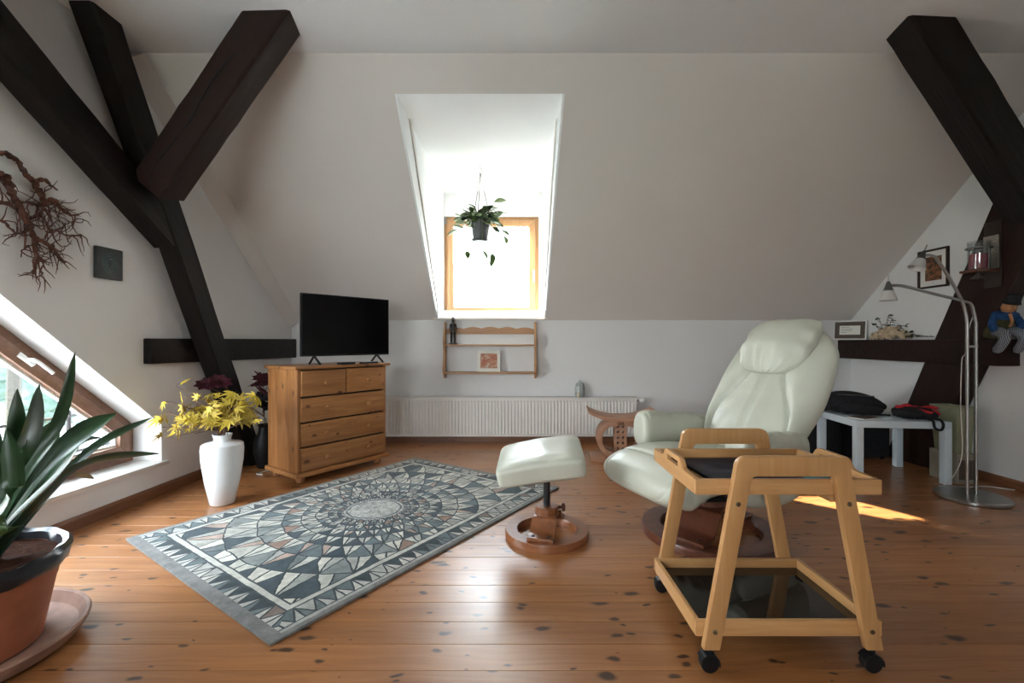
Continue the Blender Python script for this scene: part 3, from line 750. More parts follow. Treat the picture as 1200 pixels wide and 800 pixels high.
for k, mt in enumerate(('leaf_yellow', 'leaf_mustard', 'leaf_yellow')):
    me = leaf_star(0.094-0.010*k).mesh('leaf', merge=0, smooth=False); me.materials.append(M[mt]); lms.append(me)
rg = random.Random(11)
ends = [(-0.30, -0.06, 0.15), (-0.20, -0.10, 0.29), (-0.31, 0.0, 0.31), (-0.14, 0.02, 0.20), (0.14, 0.04, 0.26), (-0.34, -0.02, 0.25), (-0.25, 0.05, 0.34), (-0.28, -0.14, 0.18), (-0.12, -0.10, 0.28), (-0.12, 0.08, 0.36), (0.02, -0.16, 0.26), (0.06, 0.06, 0.36), (0.15, -0.08, 0.32),
        (0.22, 0.05, 0.33), (0.19, -0.12, 0.20), (-0.05, -0.18, 0.15), (-0.33, 0.05, 0.20), (0.24, 0.0, 0.22), (0.0, 0.12, 0.33), (-0.18, -0.17, 0.13), (-0.30, 0.0, 0.42), (-0.05, -0.14, 0.36), (0.10, -0.14, 0.14)]
def leaf_rot(nrm_, tip_):
    Z = nrm_.normalized(); X = (tip_-Z*tip_.dot(Z)).normalized(); Y = Z.cross(X); return Matrix((X, Y, Z)).transposed().to_euler()
for e in ends:
    e = Vector(e); b = Vector((rg.uniform(-.02, .02), rg.uniform(-.02, .02), -0.029)); md = Vector((e.x*0.30, e.y*0.30, max(0.15, e.z*0.72)))
    pth = smoothpath([b, Vector((b.x+e.x*0.05, b.y+e.y*0.05, 0.11)), md, e], 5)
    twig = MB().tube(pth, 0.0022, 5)
    nl = 2 if e.z > 0.40 else 13
    for q in range(nl):
        t = 0.50+0.5*q/(nl-1); p = pth[min(len(pth)-1, int(t*(len(pth)-1)))]
        off = Vector((rg.uniform(-1, 1), rg.uniform(-1, 1), rg.uniform(-1, 0.9))).normalized()*rg.uniform(0.01, 0.06)
        if (p+off).z < 0.215 and Vector(((p+off).x, (p+off).y)).length < 0.23: off.z += 0.215-(p+off).z
        twig.tube([p, p+off*0.5+Vector((0, 0, 0.004)), p+off], 0.0013, 4)
        o = link('leaf', rg.choice(lms), fo, p+off)
        out = Vector((e.x, e.y-0.25, 0.25))
        o.rotation_euler = leaf_rot(out.normalized()+Vector((rg.gauss(0, .45), rg.gauss(0, .45), rg.gauss(0, .45))), off.normalized()+Vector((rg.gauss(0, .5), 0, -0.5)))
        s_ = rg.uniform(0.7, 1.05); o.scale = (s_, s_, s_)
    twig.build('stem', 'twig_brown', fo, merge=0)

# ------------------------------------------------------------------ dark bouquet behind the post
BP = (-2.03, 3.74, 0)
bv = thing('dark_vase', 'dark floor vase half hidden behind the leaning post', 'vase', BP)
MB().lathe([(0, 0), (0.055, 0), (0.06, 0.01), (0.085, 0.12), (0.08, 0.22), (0.05, 0.29), (0.045, 0.33), (0.055, 0.35), (0.048, 0.35), (0.038, 0.30), (0, 0.29)], 28).build('body', 'dark_ceramic', bv)
bq = thing('burgundy_bouquet', 'burgundy and navy cloth flowers in the dark vase behind the post', 'flowers', (BP[0], BP[1], 0.31))
def bloom(seed, size):
    r_ = random.Random(seed); mb = MB()
    for ringi, (n_, tilt, rr) in enumerate(((5, 1.2, 0.45), (7, 0.8, 0.75), (8, 0.35, 1.0))):
        for k in range(n_):
            a = 2*PI*k/n_+ringi*0.4; d = Vector((math.cos(a), math.sin(a), 0)); sdv = Vector((-d.y, d.x, 0)); L_ = size*rr
            up = Vector((0, 0, math.sin(tilt))); dr = d*math.cos(tilt)+up
            p0 = d*0.004; p1 = p0+dr*L_*0.55; p2 = p0+dr*L_+Vector((0, 0, -0.15*size))
            wv = sdv*L_*0.38
            mb.add([p0, p1-wv, p2, p1+wv, p1-Vector((0, 0, 0.004))], [(0, 1, 2, 3), (0, 4, 1), (0, 3, 4), (1, 4, 2), (4, 3, 2)])
    return mb
bl = [bloom(i, 0.085).mesh('flower', merge=0) for i in range(2)]
bl[0].materials.append(M['burgundy']); bl[1].materials.append(M['navy'])
for i, e in enumerate([(-0.19, -0.43, 0.40), (-0.10, -0.42, 0.42), (-0.06, 0.04, 0.42), (-0.02, 0.0, 0.41), (-0.03, -0.03, 0.36), (0.03, -0.03, 0.36), (0.0, -0.03, 0.26), (0.02, -0.06, 0.19), (-0.01, -0.05, 0.31)]):
    e = Vector(e)
    MB().tube(smoothpath([(0, 0, 0), (0.0, -0.01, 0.10), (max(e.x*0.3, -0.06), e.y*0.75, max(0.12, e.z*0.7)), e*0.98], 5), 0.0025, 5).build('stem', 'twig_brown', bq)
    o = link('flower', bl[1] if i in (6, 7) else bl[0], bq, e); o.rotation_euler = (0.5+0.2*math.sin(i), 0.25*math.cos(i*2), i*1.1)

# ------------------------------------------------------------------ radiator
ra = thing('radiator', 'long low cream panel radiator under the dormer', 'radiator', (0, 4.60, 0))
RX0, RX1, RZ0, RZ1 = -1.62, 1.255, 0.075, 0.468
nf = int((RX1-RX0)/0.0333); prof = []
for i in range(nf):
    x = RX0+0.012+i*(RX1-RX0-0.024)/nf; s_ = (RX1-RX0-0.024)/nf
    prof += [(x, -0.030), (x+s_*0.30, -0.030), (x+s_*0.42, -0.021), (x+s_*0.86, -0.021)]
prof += [(RX1-0.012, -0.030)]
mb = MB(); k = len(prof); vs_ = []
for z, dy in ((RZ0+0.022, 0.008), (RZ0+0.034, 0.0), (RZ1-0.045, 0.0), (RZ1-0.033, 0.008)):
    vs_ += [(x, min(-0.0205, y+(0.008 if dy and y < -0.025 else 0.0)) if dy else y, z) for x, y in prof]
fs = []
for r_ in range(3):
    for i in range(k-1): fs.append((r_*k+i, r_*k+i+1, (r_+1)*k+i+1, (r_+1)*k+i))
mb.add(vs_, fs).build('ribbed_panel', 'white_metal', ra, smooth=False)
MB().ext((RX0, -0.0205, RZ0), (RX1, 0.0, RZ1-0.012)).build('water_panel', 'white_metal', ra, bevel=0.004)
MB().ext((RX0, -0.030, RZ1-0.033), (RX1, -0.019, RZ1-0.012)).build('upper_rim', 'white_metal', ra, bevel=0.003)
MB().ext((RX0, -0.030, RZ0), (RX1, -0.019, RZ0+0.022)).build('lower_rim', 'white_metal', ra, bevel=0.003)
mb = MB().ext((RX0, -0.032, RZ1-0.012), (RX1, 0.068, RZ1)); mb.build('grille_cover', 'white_metal', ra, bevel=0.002)
for x in (RX0, RX1-0.003): MB().ext((x, -0.032, RZ0), (x+0.003, 0.068, RZ1-0.011)).build('end_cover', 'white_metal', ra)
MB().ext((RX0+0.01, 0.050, RZ0), (RX1-0.01, 0.062, RZ1-0.02)).build('rear_panel', 'white_metal', ra)
vv = MB().tube([(RX1, 0.01, RZ1-0.035), (RX1+0.035, 0.01, RZ1-0.035)], 0.010, 10).build('valve', 'steel', ra)
MB().tube([(RX1+0.03, 0.01, RZ1-0.035), (RX1+0.04, 0.01, RZ1-0.035), (RX1+0.075, 0.01, RZ1-0.036), (RX1+0.085, 0.01, RZ1-0.036)], [0.017, 0.022, 0.024, 0.018], 14).build('thermostat', 'white_plastic', vv)
for x in (RX0+0.3, RX1-0.3): MB().ext((x, 0.062, 0.2), (x+0.03, 0.099, 0.4)).build('bracket', 'white_metal', ra)
for x in (RX0+0.15, RX1-0.15): MB().tube([(x, 0.03, RZ0+0.01), (x, 0.03, 0.0)], 0.008, 8).build('pipe', 'white_metal', ra)
# mosaic lantern on it
ln_ = thing('tealight_lantern', 'little domed mosaic glass lantern on the radiator', 'lantern', (0.690, 4.640, RZ1+0.0005))
MB().lathe([(0.030, 0.0), (0.042, 0.004), (0.045, 0.05), (0.043, 0.10), (0.033, 0.135), (0.012, 0.155), (0.006, 0.170), (0.0, 0.172)], 20).build('dome', 'mosaic_glass', ln_)
for a in range(8):
    t = 2*PI*a/8; MB().tube([(0.0455*math.cos(t), 0.0455*math.sin(t), 0.004), (0.047*math.cos(t), 0.047*math.sin(t), 0.05), (0.0445*math.cos(t), 0.0445*math.sin(t), 0.10), (0.034*math.cos(t), 0.034*math.sin(t), 0.137)], 0.0025, 5).build('rib', 'dark_steel', ln_)
tag(MB().lathe([(0.013, 0), (0.013, 0.04), (0.011, 0.043), (0.0, 0.043)], 14).build('tealight', 'candle_cream', None, loc=(0.668, 4.582, RZ1+0.0005)), 'cream candle stub beside the mosaic lantern', 'candle')

# ------------------------------------------------------------------ wall shelf
sh = thing('wall_shelf', 'small pine wall shelf with scalloped rail under the dormer sill', 'shelf', (-0.225, YB, 0))
HW = 0.462; SD = 0.15
side = [(0.002, 0.66), (0.06, 0.655), (0.088, 0.68), (0.12, 0.70), (0.145, 0.735), (0.148, 0.78), (0.125, 0.82), (0.10, 0.88), (0.095, 0.94), (0.118, 0.985), (0.125, 1.03), (0.118, 1.07), (0.095, 1.10), (0.08, 1.15), (0.06, 1.185), (0.045, 1.19), (0.045, 1.21), (0.002, 1.21)]
for sx_ in (-1, 1):
    MB().prism(side, lambda a, b, d: Vector((d, -a, b)), sx_*HW-0.009, sx_*HW+0.009).build('side_panel', 'shelf_wood', sh, bevel=0.003)
    MB().lathe([(0.010, 0), (0.013, 0.006), (0.012, 0.016), (0, 0.022)], 12).build('finial', 'window_pine', sh, loc=(sx_*HW, -0.03, 1.21))
for z, dp in ((1.0, 0.112), (0.722, 0.135)):
    MB().ext((-HW+0.0095, -dp, z-0.016), (HW-0.0095, -0.003, z)).build('shelf_board', 'shelf_wood', sh, bevel=0.003)
top = []
for i in range(41):
    t = i/40; x = lerp(-HW+0.0095, HW-0.0095, t); top.append((x, 1.165+0.016*abs(math.sin(t*PI*5))-0.010*(1-math.sin(t*PI))))
MB().prism([(-HW+0.0095, 1.105)]+[(HW-0.0095, 1.105)]+top[::-1], lambda a, b, d: Vector((a, d, b)), -0.018, -0.003).build('scalloped_rail', 'shelf_wood', sh)
# black carved figure
fg = thing('carved_figure', 'slim black carved standing figure on the wall shelf', 'figurine', (-0.60, 4.63, 1.0005))
MB().ext((-0.042, -0.03, 0), (0.042, 0.03, 0.014)).build('base', 'ebony', fg, bevel=0.003)
bm_ = MB()
for sx_ in (-1, 1):
    bm_.tube([(sx_*0.018, 0, 0.012), (sx_*0.019, 0, 0.06), (sx_*0.016, 0, 0.12), (sx_*0.008, 0, 0.14)], [0.009, 0.010, 0.012, 0.010], 8)
    bm_.tube([(sx_*0.026, 0, 0.205), (sx_*0.034, 0, 0.165), (sx_*0.030, -0.008, 0.125)], [0.008, 0.006, 0.005], 7)
bm_.tube([(0, 0, 0.125), (0, 0, 0.15), (0, 0, 0.185), (0, 0, 0.212), (0, 0, 0.22)], [0.019, 0.018, 0.025, 0.026, 0.008], 10)
bm_.tube([(0, 0, 0.215), (0, -0.002, 0.232), (0, -0.002, 0.25), (0, 0, 0.268), (0, 0, 0.278)], [0.007, 0.015, 0.017, 0.013, 0.004], 10)
bm_.build('body', 'ebony', fg)
# card
cd = thing('picture_card', 'square card with red figures leaning on the lower shelf', 'picture', (-0.235, 4.615, 0.723))
tl = Matrix.Rotation(math.radians(-8), 3, 'X')
MB().ext((-0.115, -0.006, 0), (0.115, 0.0, 0.215)).build('mount', 'paper', cd, rot=tl)
MB().ext((-0.085, -0.0072, 0.035), (0.085, -0.006, 0.185)).build('print', 'card_print', cd, rot=tl)

# ------------------------------------------------------------------ hanging plant and curtain
HP = Vector((-0.297, 4.28, 2.085))
zc = DZ+0.025*(4.28-yt)/(5.3-yt)
hk = MB().tube(smoothpath([(0, 0, 0.0), (0, 0, -0.03), (0.018, 0, -0.05), (0.0, 0, -0.085), (-0.016, 0, -0.07)], 5), 0.004, 6).build('ceiling_hook', 'dark_steel', None, loc=(HP.x, HP.y, zc))
tag(hk, 'small metal hook in the dormer ceiling', 'hook')
hp = thing('hanging_plant', 'trailing green plant in a grey pot hung from the dormer ceiling', 'plant', HP)
MB().lathe([(0, -0.095), (0.066, -0.095), (0.07, -0.085), (0.094, 0.075), (0.102, 0.078), (0.102, 0.098), (0.095, 0.098), (0.088, 0.07), (0, 0.065)], 28).build('pot', 'pot_plastic', hp)
MB().lathe([(0, -0.120), (0.07, -0.120), (0.088, -0.098), (0.082, -0.096), (0.0, -0.110)], 24).build('drip_tray', 'pot_plastic', hp)
MB().lathe([(0.0, 0.078), (0.086, 0.072)], 20).build('soil', 'soil', hp)
apex = Vector((0, 0, zc-0.085-HP.z))
for a in range(3):
    t = 2*PI*a/3+0.35; MB().tube([apex, (0.100*math.cos(t), 0.100*math.sin(t), 0.09)], 0.0035, 5).build('hanger_strap', 'dark_steel', hp)
MB().tube([apex+Vector((0, 0, -0.02)), apex+Vector((0, 0, 0.004))], 0.009, 8).build('hanger_ring', 'dark_steel', hp)
def oval_leaf(L_, W_, bend=0.25, fold=0.25, n=6):
    mb = MB(); vs_ = []
    for i in range(n+1):
        t = i/n; wd = W_*math.sin(PI*min(1, t*0.96+0.02))**0.8; z = -bend*L_*t*t
        vs_ += [(L_*t, -wd, z+fold*wd), (L_*t, 0, z), (L_*t, wd, z+fold*wd), (L_*t, 0, z-0.0012)]
    return mb.add(vs_, [(i*4+j, i*4+(j+1) % 4, (i+1)*4+(j+1) % 4, (i+1)*4+j) for i in range(n) for j in range(4)])
hl = []
for mt in ('leaf_light', 'leaf_pale', 'leaf_green'):
    me = oval_leaf(0.105, 0.027).mesh('leaf', merge=0); me.materials.append(M[mt]); hl.append(me)
rg = random.Random(5)
for k in range(22):
    a = 2*PI*k/22+rg.uniform(-.15, .15); rr = rg.uniform(0.13, 0.26); dz = rg.choice([0.10, 0.16, 0.05, -0.02, -0.10, -0.06]); 
    if k in (1, ): rr, dz = 0.14, 0.27
    p = smoothpath([(0.04*math.cos(a), 0.04*math.sin(a), 0.07), (0.09*math.cos(a), 0.09*math.sin(a), 0.13), (rr*math.cos(a), rr*math.sin(a)*0.8, dz)], 5)
    MB().tube(p, 0.002, 5).build('stem', 'leaf_light', hp)
    for q in range(5):
        pp = p[int((0.32+0.17*q)*(len(p)-1))]; o = link('leaf', rg.choice([hl[0], hl[0], hl[1], hl[2]]), hp, pp)
        o.rotation_euler = (rg.uniform(-.6, .6), rg.uniform(-0.8, 0.7), a+rg.uniform(-1.3, 1.3)); s_ = rg.uniform(0.75, 1.25); o.scale = (s_, s_, s_)
for a, ln2 in ((0.1, 0.26), (-0.5, 0.24), (-1.4, 0.22), (2.9, 0.2)):
    p = smoothpath([(0.08*math.cos(a), 0.08*math.sin(a), 0.10), (0.15*math.cos(a), 0.15*math.sin(a), 0.06), (0.17*math.cos(a), 0.17*math.sin(a), -ln2*0.5), (0.13*math.cos(a), 0.13*math.sin(a), -ln2)], 5)
    MB().tube(p, 0.0018, 5).build('stem', 'leaf_pale', hp)
    o = link('leaf', hl[0], hp, p[-1]); o.rotation_euler = (0, 0.7, a+2)
cu = thing('sheer_curtain', 'sheer white half curtain clipped to the dormer sash', 'curtain', (0, 5.055, 0))
MB().tube([(-0.665, 0.02, 2.30), (0.185, 0.02, 2.30)], 0.004, 8).build('rail', 'white_plastic', cu)
def cfn(i, j):
    t = i/80; x = lerp(-0.655, 0.175, t); z = lerp(2.275, 1.875, j/8)
    return Vector((x, 0.012*math.sin(t*2*PI*13)*(0.4+0.6*j/8)+0.006*math.sin(t*31), z+0.01*math.sin(t*2*PI*13+1)*(j/8)))
MB().grid(81, 9, cfn).build('cloth', 'sheer_cloth', cu)
lp = MB().tube([(0, 0.022*math.cos(t), 0.022*math.sin(t)) for t in [2*PI*k/12 for k in range(12)]], 0.007, 5, closed=True).mesh('loop'); lp.materials.append(M['sheer_cloth'])
for k in range(13): link('loop', lp, cu, (lerp(-0.645, 0.165, k/12), 0.018, 2.290))

# ------------------------------------------------------------------ footstool and recliner
def swivel_base(root, R, ang, hub_h, arch_mat, ring_mat, post_r, post_top, hubr):
    ring = [(R*0.70, 0.001), (R, 0.001), (R, 0.030), (R*0.985, 0.040), (R*0.72, 0.040), (R*0.70, 0.032), (R*0.70, 0.001)]
    MB().lathe(ring, 56).mesh
    n = 56; mb = MB(); k = len(ring)-1
    mb.add([(r*math.cos(2*PI*j/n), r*math.sin(2*PI*j/n), z) for r, z in ring[:k] for j in range(n)],
           [(i*n+j, i*n+(j+1) % n, ((i+1) % k)*n+(j+1) % n, ((i+1) % k)*n+j) for i in range(k) for j in range(n)])
    mb.build('base_ring', ring_mat, root)
    # bent plywood arch over the ring
    wv = R*0.30; ar = [(-R*0.86, 0.041), (-R*0.62, 0.043), (-R*0.50, 0.055), (-R*0.36, hub_h*0.80), (-R*0.25, hub_h*0.97), (R*0.25, hub_h*0.97), (R*0.36, hub_h*0.80), (R*0.50, 0.055), (R*0.62, 0.043), (R*0.86, 0.041)]
    pts = [Vector((a, 0, b)) for a, b in ar]; out = smoothpath(pts, 4); th = 0.018
    up = [(p.x, p.z+th) for p in out]; lo = [(p.x, p.z) for p in out]
    mb = MB(); k = len(out); vs_ = []
    for p in out:
        w2 = wv*(1.0 if abs(p.x) > R*0.3 else 0.85)
        vs_ += [(p.x, -w2, p.z), (p.x, w2, p.z), (p.x, w2, p.z+th), (p.x, -w2, p.z+th)]
    mb.add(vs_, [(i*4+j, i*4+(j+1) % 4, (i+1)*4+(j+1) % 4, (i+1)*4+j) for i in range(k-1) for j in range(4)]+[(3, 2, 1, 0), ((k-1)*4, (k-1)*4+1, (k-1)*4+2, (k-1)*4+3)])
    ao = mb.build('arch', arch_mat, root, bevel=0.003, rot=(0, 0, ang), angle=40)
    for sx_ in (-1, 1):
        for sy_ in (-1, 1):
            MB().lathe([(0.009, 0), (0.009, 0.003), (0.004, 0.006), (0, 0.006)], 10).build('bolt', 'dark_steel', ao, loc=(sx_*R*0.74, sy_*wv*0.6, 0.059))
    MB().lathe([(hubr, 0), (hubr, hubr*0.6), (hubr*0.95, hubr*0.66), (0, hubr*0.66)], 28).build('hub', arch_mat, root, loc=(0, 0, hub_h*0.97+th))
    MB().tube([(0, 0, hub_h), (0, 0, post_top)], post_r, 16).build('column', 'black_metal', root)

def seam(d, w_, depth): return -depth*math.exp(-(d/w_)**2)
fs_ = thing('footstool', 'pale mint leather footstool on a round wooden swivel base', 'footstool', (0.185, 2.42, 0), 0)
swivel_base(fs_, 0.22, math.radians(255), 0.105, 'cherry', 'cherry', 0.018, 0.31, 0.062)
kb = MB().tube([(0.05, 0.01, 0.145), (0.085, 0.015, 0.145)], 0.008, 8).build('height_knob', 'mahogany', fs_)
mb = MB(); mb.lathe([(0.012, -0.010), (0.022, -0.006), (0.022, 0.006), (0.012, 0.010), (0, 0.010)], 12); mb.build('grip', 'mahogany', kb, loc=(0.09, 0.015, 0.145), rot=(0, PI/2, 0))
def fdisp(s, x, y):
    if y <= 0: return 0
    return 0.012*(1-x*x)*math.sin(PI*s)+seam(x-0.35+0.1*s, 0.02, 0.007)+0.004*noise.noise(Vector((x*4, s*5, 7.0)))
ct = cushion([(-0.23, 0, 0.0), (-0.11, 0, 0.007), (0.0, 0, 0.01), (0.11, 0, 0.007), (0.225, 0, 0.0)], (0, 1, 0), lambda s: 0.215, lambda s: 0.058+0.004*math.sin(PI*s), 90, 150, 6.0, (14, 7), fdisp)
cc = ct.build('cushion', 'mint_leather', fs_, loc=(-0.025, 0.05, 0.383), rot=Matrix.Rotation(math.radians(-4), 3, 'Z') @ Matrix.Rotation(math.radians(-9), 3, 'Y') @ Matrix.Rotation(math.radians(5), 3, 'X'), angle=80)
MB().lathe([(0.10, 0), (0.10, 0.012), (0, 0.012)], 20).build('mounting_plate', 'black_metal', fs_, loc=(-0.02, 0, 0.315), rot=(0, math.radians(-7), 0))

rcx = thing('recliner', 'pale mint leather reclining armchair with headrest pillow on a swivel base', 'armchair', (1.065, 2.45, 0), math.atan2(-0.38, -0.92))
swivel_base(rcx, 0.355, math.radians(200), 0.15, 'mahogany', 'mahogany', 0.03, 0.30, 0.085)
def sdisp(s, x, y):
    d = 0
    if y > 0: d += 0.018*(1-x*x)*math.sin(PI*min(1, s*1.1))
    d += seam(s-0.66, 0.008, 0.008)+seam(abs(x)-0.78, 0.022, 0.007)*(1 if s > 0.66 else 0.0)+0.004*noise.noise(Vector((x*4, s*6, 4.0)))
    return d
# local axes: +x forward, +y the sitter's left
seat = cushion([(-0.30, 0, 0.375), (-0.10, 0, 0.362), (0.12, 0, 0.375), (0.30, 0, 0.372), (0.43, 0, 0.325), (0.475, 0, 0.270)], (0, 1, 0), lambda s: smoothtab([(0, 0.26), (0.5, 0.30), (0.8, 0.315), (1, 0.29)], s), lambda s: smoothtab([(0, 0.07), (0.5, 0.085), (0.8, 0.090), (1, 0.070)], s), 130, 140, 3.6, (5, 4), sdisp)
seat.build('seat', 'mint_leather', rcx, angle=80)
BK = [(-0.20, 0, 0.34), (-0.275, 0, 0.46), (-0.365, 0, 0.61), (-0.465, 0, 0.78), (-0.57, 0, 0.95), (-0.68, 0, 1.11)]
def bdisp(s, x, y):
    if y <= 0: return 0.0
    ax = abs(x)
    d = 0.024*math.sin(PI*min(1, max(0, (s-0.02)/0.5)))*(1-0.5*ax*ax)              # lumbar swell
    vv = smoothtab([(0, 0.80), (0.28, 0.82), (0.70, 0.30), (1, 0.28)], s)           # slanting panel seams
    d += seam(ax-vv, 0.030, 0.016)
    if ax > vv: d += 0.030*math.sin(PI*min(1, (ax-vv)/(1.001-vv)))*(1-abs(2*s-0.9)**3 if s < 0.95 else 0)
    if s < 0.8: d += seam(x, 0.022, 0.012)
    d += 0.004*noise.noise(Vector((x*4, s*9, 2.0)))
    return d
back = cushion(BK, (0, -1, 0), lambda s: smoothtab([(0, 0.26), (0.25, 0.295), (0.55, 0.33), (0.8, 0.325), (1, 0.27)], s), lambda s: smoothtab([(0, 0.065), (0.5, 0.075), (1, 0.062)], s), 130, 200, 2.8, (3.4, 3.0), bdisp)
back.build('backrest', 'mint_leather', rcx, angle=80)
def hdisp(s, x, y):
    e = max(abs(x), abs(2*s-1))
    return 0.010*noise.noise(Vector((x*3, s*4, 0.5)))+0.010*math.sin(x*21+2*math.sin(s*5))*max(0, 0.35-s)/0.35*(1 if y > 0 else 0.3)+0.008*math.sin(s*24)*max(0, abs(x)-0.6)/0.4
hr = cushion([(-0.415, 0, 0.850), (-0.475, 0, 0.945), (-0.535, 0, 1.03), (-0.60, 0, 1.105), (-0.68, 0, 1.145)], (0, -1, 0), lambda s: 0.225-0.015*s, lambda s: smoothtab([(0, 0.05), (0.4, 0.085), (1, 0.05)], s), 80, 120, 2.3, (3.2, 2.2), hdisp)
hr.build('headrest_pillow', 'mint_leather', rcx, angle=80)
def adisp(s, x, y): return 0.009*math.sin(s*30+x*2+y)*max(0, 0.6-s)/0.6+seam(s-0.60, 0.010, 0.008)+seam(s-0.93, 0.012, 0.007)+0.006*noise.noise(Vector((s*8, x*2, y*3)))
for sg in (-1, 1):
    arm = cushion([(-0.29, sg*0.315, 0.480), (-0.12, sg*0.335, 0.495), (0.05, sg*0.338, 0.508), (0.205, sg*0.338, 0.512)], (0, 1, 0), lambda s: smoothtab([(0, 0.045), (0.5, 0.058), (1, 0.070)], s), lambda s: smoothtab([(0, 0.095), (0.6, 0.100), (1, 0.115)], s), 90, 72, 2.6, (7, 6), adisp)
    arm.build('armrest', 'mint_leather', rcx, angle=80)
    # padded side shell under the arm
    shl = cushion([(-0.25, sg*0.31, 0.33), (-0.05, sg*0.325, 0.315), (0.16, sg*0.32, 0.33)], (0, 1, 0), lambda s: 0.035, lambda s: 0.075-0.01*s, 24, 28, 2.8, (5, 5))
    shl.build('side_shell', 'mint_leather', rcx, angle=80)
MB().tube([(-0.16, -0.24, 0.27), (-0.16, 0.24, 0.27)], 0.018, 10).build('cross_bar', 'black_metal', rcx)
MB().ext((-0.20, -0.17, 0.262), (0.24, 0.17, 0.285)).build('seat_plate', 'black_metal', rcx, bevel=0.006)
for sg in (-1, 1):
    MB().tube(smoothpath([(0.24, sg*0.20, 0.275), (0.05, sg*0.22, 0.262), (-0.14, sg*0.22, 0.27), (-0.24, sg*0.20, 0.36)], 5), 0.014, 8).build('slide_rail', 'black_metal', rcx)
    kq = MB().tube([(-0.20, sg*0.335, 0.33), (-0.20, sg*0.375, 0.33)], [0.018, 0.022], 14).build('tension_knob', 'black_plastic', rcx)

# ------------------------------------------------------------------ serving trolley
tr = thing('serving_trolley', 'beech serving trolley with two dark glass shelves in front of the recliner', 'trolley', (0.875, 1.66, 0))
TX = 0.875
Y0, Y1 = -0.235, 0.215                 # near and far end frames
def frame_outline():
    hb, htop = 0.28, 0.178; z0, z1 = 0.070, 0.672; lw = 0.052
    out = []
    def rnd(cx, cz, r, a0, a1, n=5): return [(cx+r*math.cos(lerp(a0, a1, k/n)), cz+r*math.sin(lerp(a0, a1, k/n))) for k in range(n+1)]
    o = [(-hb, z0)]+rnd(-htop+0.036, z1-0.036, 0.036, PI, PI/2)+rnd(htop-0.036, z1-0.036, 0.036, PI/2, 0)+[(hb, z0), (hb-lw, z0)]
    # inner edge: up the right leg, under the bar, down the left leg
    zi = z1-0.062; xi = htop-0.047
    o += rnd(xi-0.014, zi-0.014, 0.014, 0, PI/2, 3)+rnd(-xi+0.014, zi-0.014, 0.014, PI/2, PI, 3)+[(-hb+lw, z0)]
    return o
for y, sg in ((Y0, -1), (Y1, 1)):
    # each frame: handle bar and two legs cut from one outline
    ol = frame_outline()
    fr = MB().prism(ol, lambda a, b, d: Vector((a, d, b)), y-0.012, y+0.012).build('end_frame', 'beech_upright', tr, bevel=0.005)
    for sx_ in (-1, 1):
        for z, xx in ((0.128, 0.244), (0.525, 0.173)):
            MB().lathe([(0.0075, 0), (0.0075, 0.002), (0.004, 0.0035), (0, 0.0035)], 10).build('screw', 'screw_metal', fr, loc=(sx_*xx, y+sg*0.012, z), rot=(PI/2 if sg < 0 else -PI/2, 0, 0))
        cs = MB().tube([(sx_*0.254, y, 0.045), (sx_*0.254, y, 0.071)], 0.008, 8).build('caster', 'black_plastic', tr)
        MB().tube([(sx_*0.254-0.006, y-0.015, 0.0), (sx_*0.254-0.006, y+0.015, 0.0)], 0.028, 20).build('wheel', 'black_plastic', cs, loc=(0, 0, 0.0285), bevel=0.004)
        hoodp = [(0.031*math.cos(t), 0.031*math.sin(t)) for t in [lerp(-0.2, PI*0.85, k/10) for k in range(11)]]+[(0.027*math.cos(t), 0.027*math.sin(t)) for t in [lerp(PI*0.85, -0.2, k/10) for k in range(11)]]
        MB().prism(hoodp, lambda a, b, d: Vector((sx_*0.254-0.006+a, d, 0.0285+b)), y-0.018, y+0.018).build('hood', 'black_plastic', cs)
# trays
def tray(zb, zt, parent, ends):
    yy0, yy1 = Y0+0.0125, Y1-0.0125; x0, x1 = -0.295, 0.295
    for y in (yy0, yy1-0.018):
        MB().ext((x0, y, zb), (x1, y+0.018, zt)).build('long_rail', 'beech', parent, bevel=0.005)
    for x in (x0, x1-0.018):
        if not ends:
            MB().ext((x, yy0+0.0185, zb), (x+0.018, yy1-0.0185, zt)).build('end_rail', 'beech_cross', parent, bevel=0.004)
        else:
            a, b = yy0+0.0185, yy1-0.0185; m = (a+b)/2
            prof = [(a, zb), (b, zb), (b, zt), (m+0.115, zt), (m+0.095, zt+0.006), (m+0.080, zt+0.026), (m+0.066, zt+0.034), (m-0.066, zt+0.034), (m-0.080, zt+0.026), (m-0.095, zt+0.006), (m-0.115, zt), (a, zt)]
            hole = [(m+0.055, zt-0.002), (m+0.055, zt+0.016), (m-0.055, zt+0.016), (m-0.055, zt-0.002)]
            MB().holed(prof, [hole], lambda p, q, d: Vector((d, p, q)), x, x+0.018).build('handle_board', 'beech_cross', parent, bevel=0.003)
    MB().ext((x0+0.0185, yy0+0.0185, zb+0.010), (x1-0.0185, yy1-0.0185, zb+0.016)).build('glass_shelf', 'smoked_glass', parent)
tray(0.545, 0.594, tr, True); tray(0.098, 0.147, tr, False)
for sg in (-1, 1):
    MB().box((sg*0.14, -0.01, 0.533), (0.018, 0.42, 0.022)).build('cross_brace', 'beech_cross', tr, bevel=0.003)
ph = tag(MB().ext((-0.055, -0.028, 0), (0.055, 0.028, 0.018)).build('teal_device', 'teal_plastic', None, bevel=0.004, loc=(1.055, 1.545, 0.5615), rot=(0, 0, 0.15)),
    'small teal pocket device lying on the trolley shelf', 'device')
MB().ext((-0.040, -0.018, 0.0175), (0.025, 0.018, 0.0188)).build('screen', 'screen', ph)
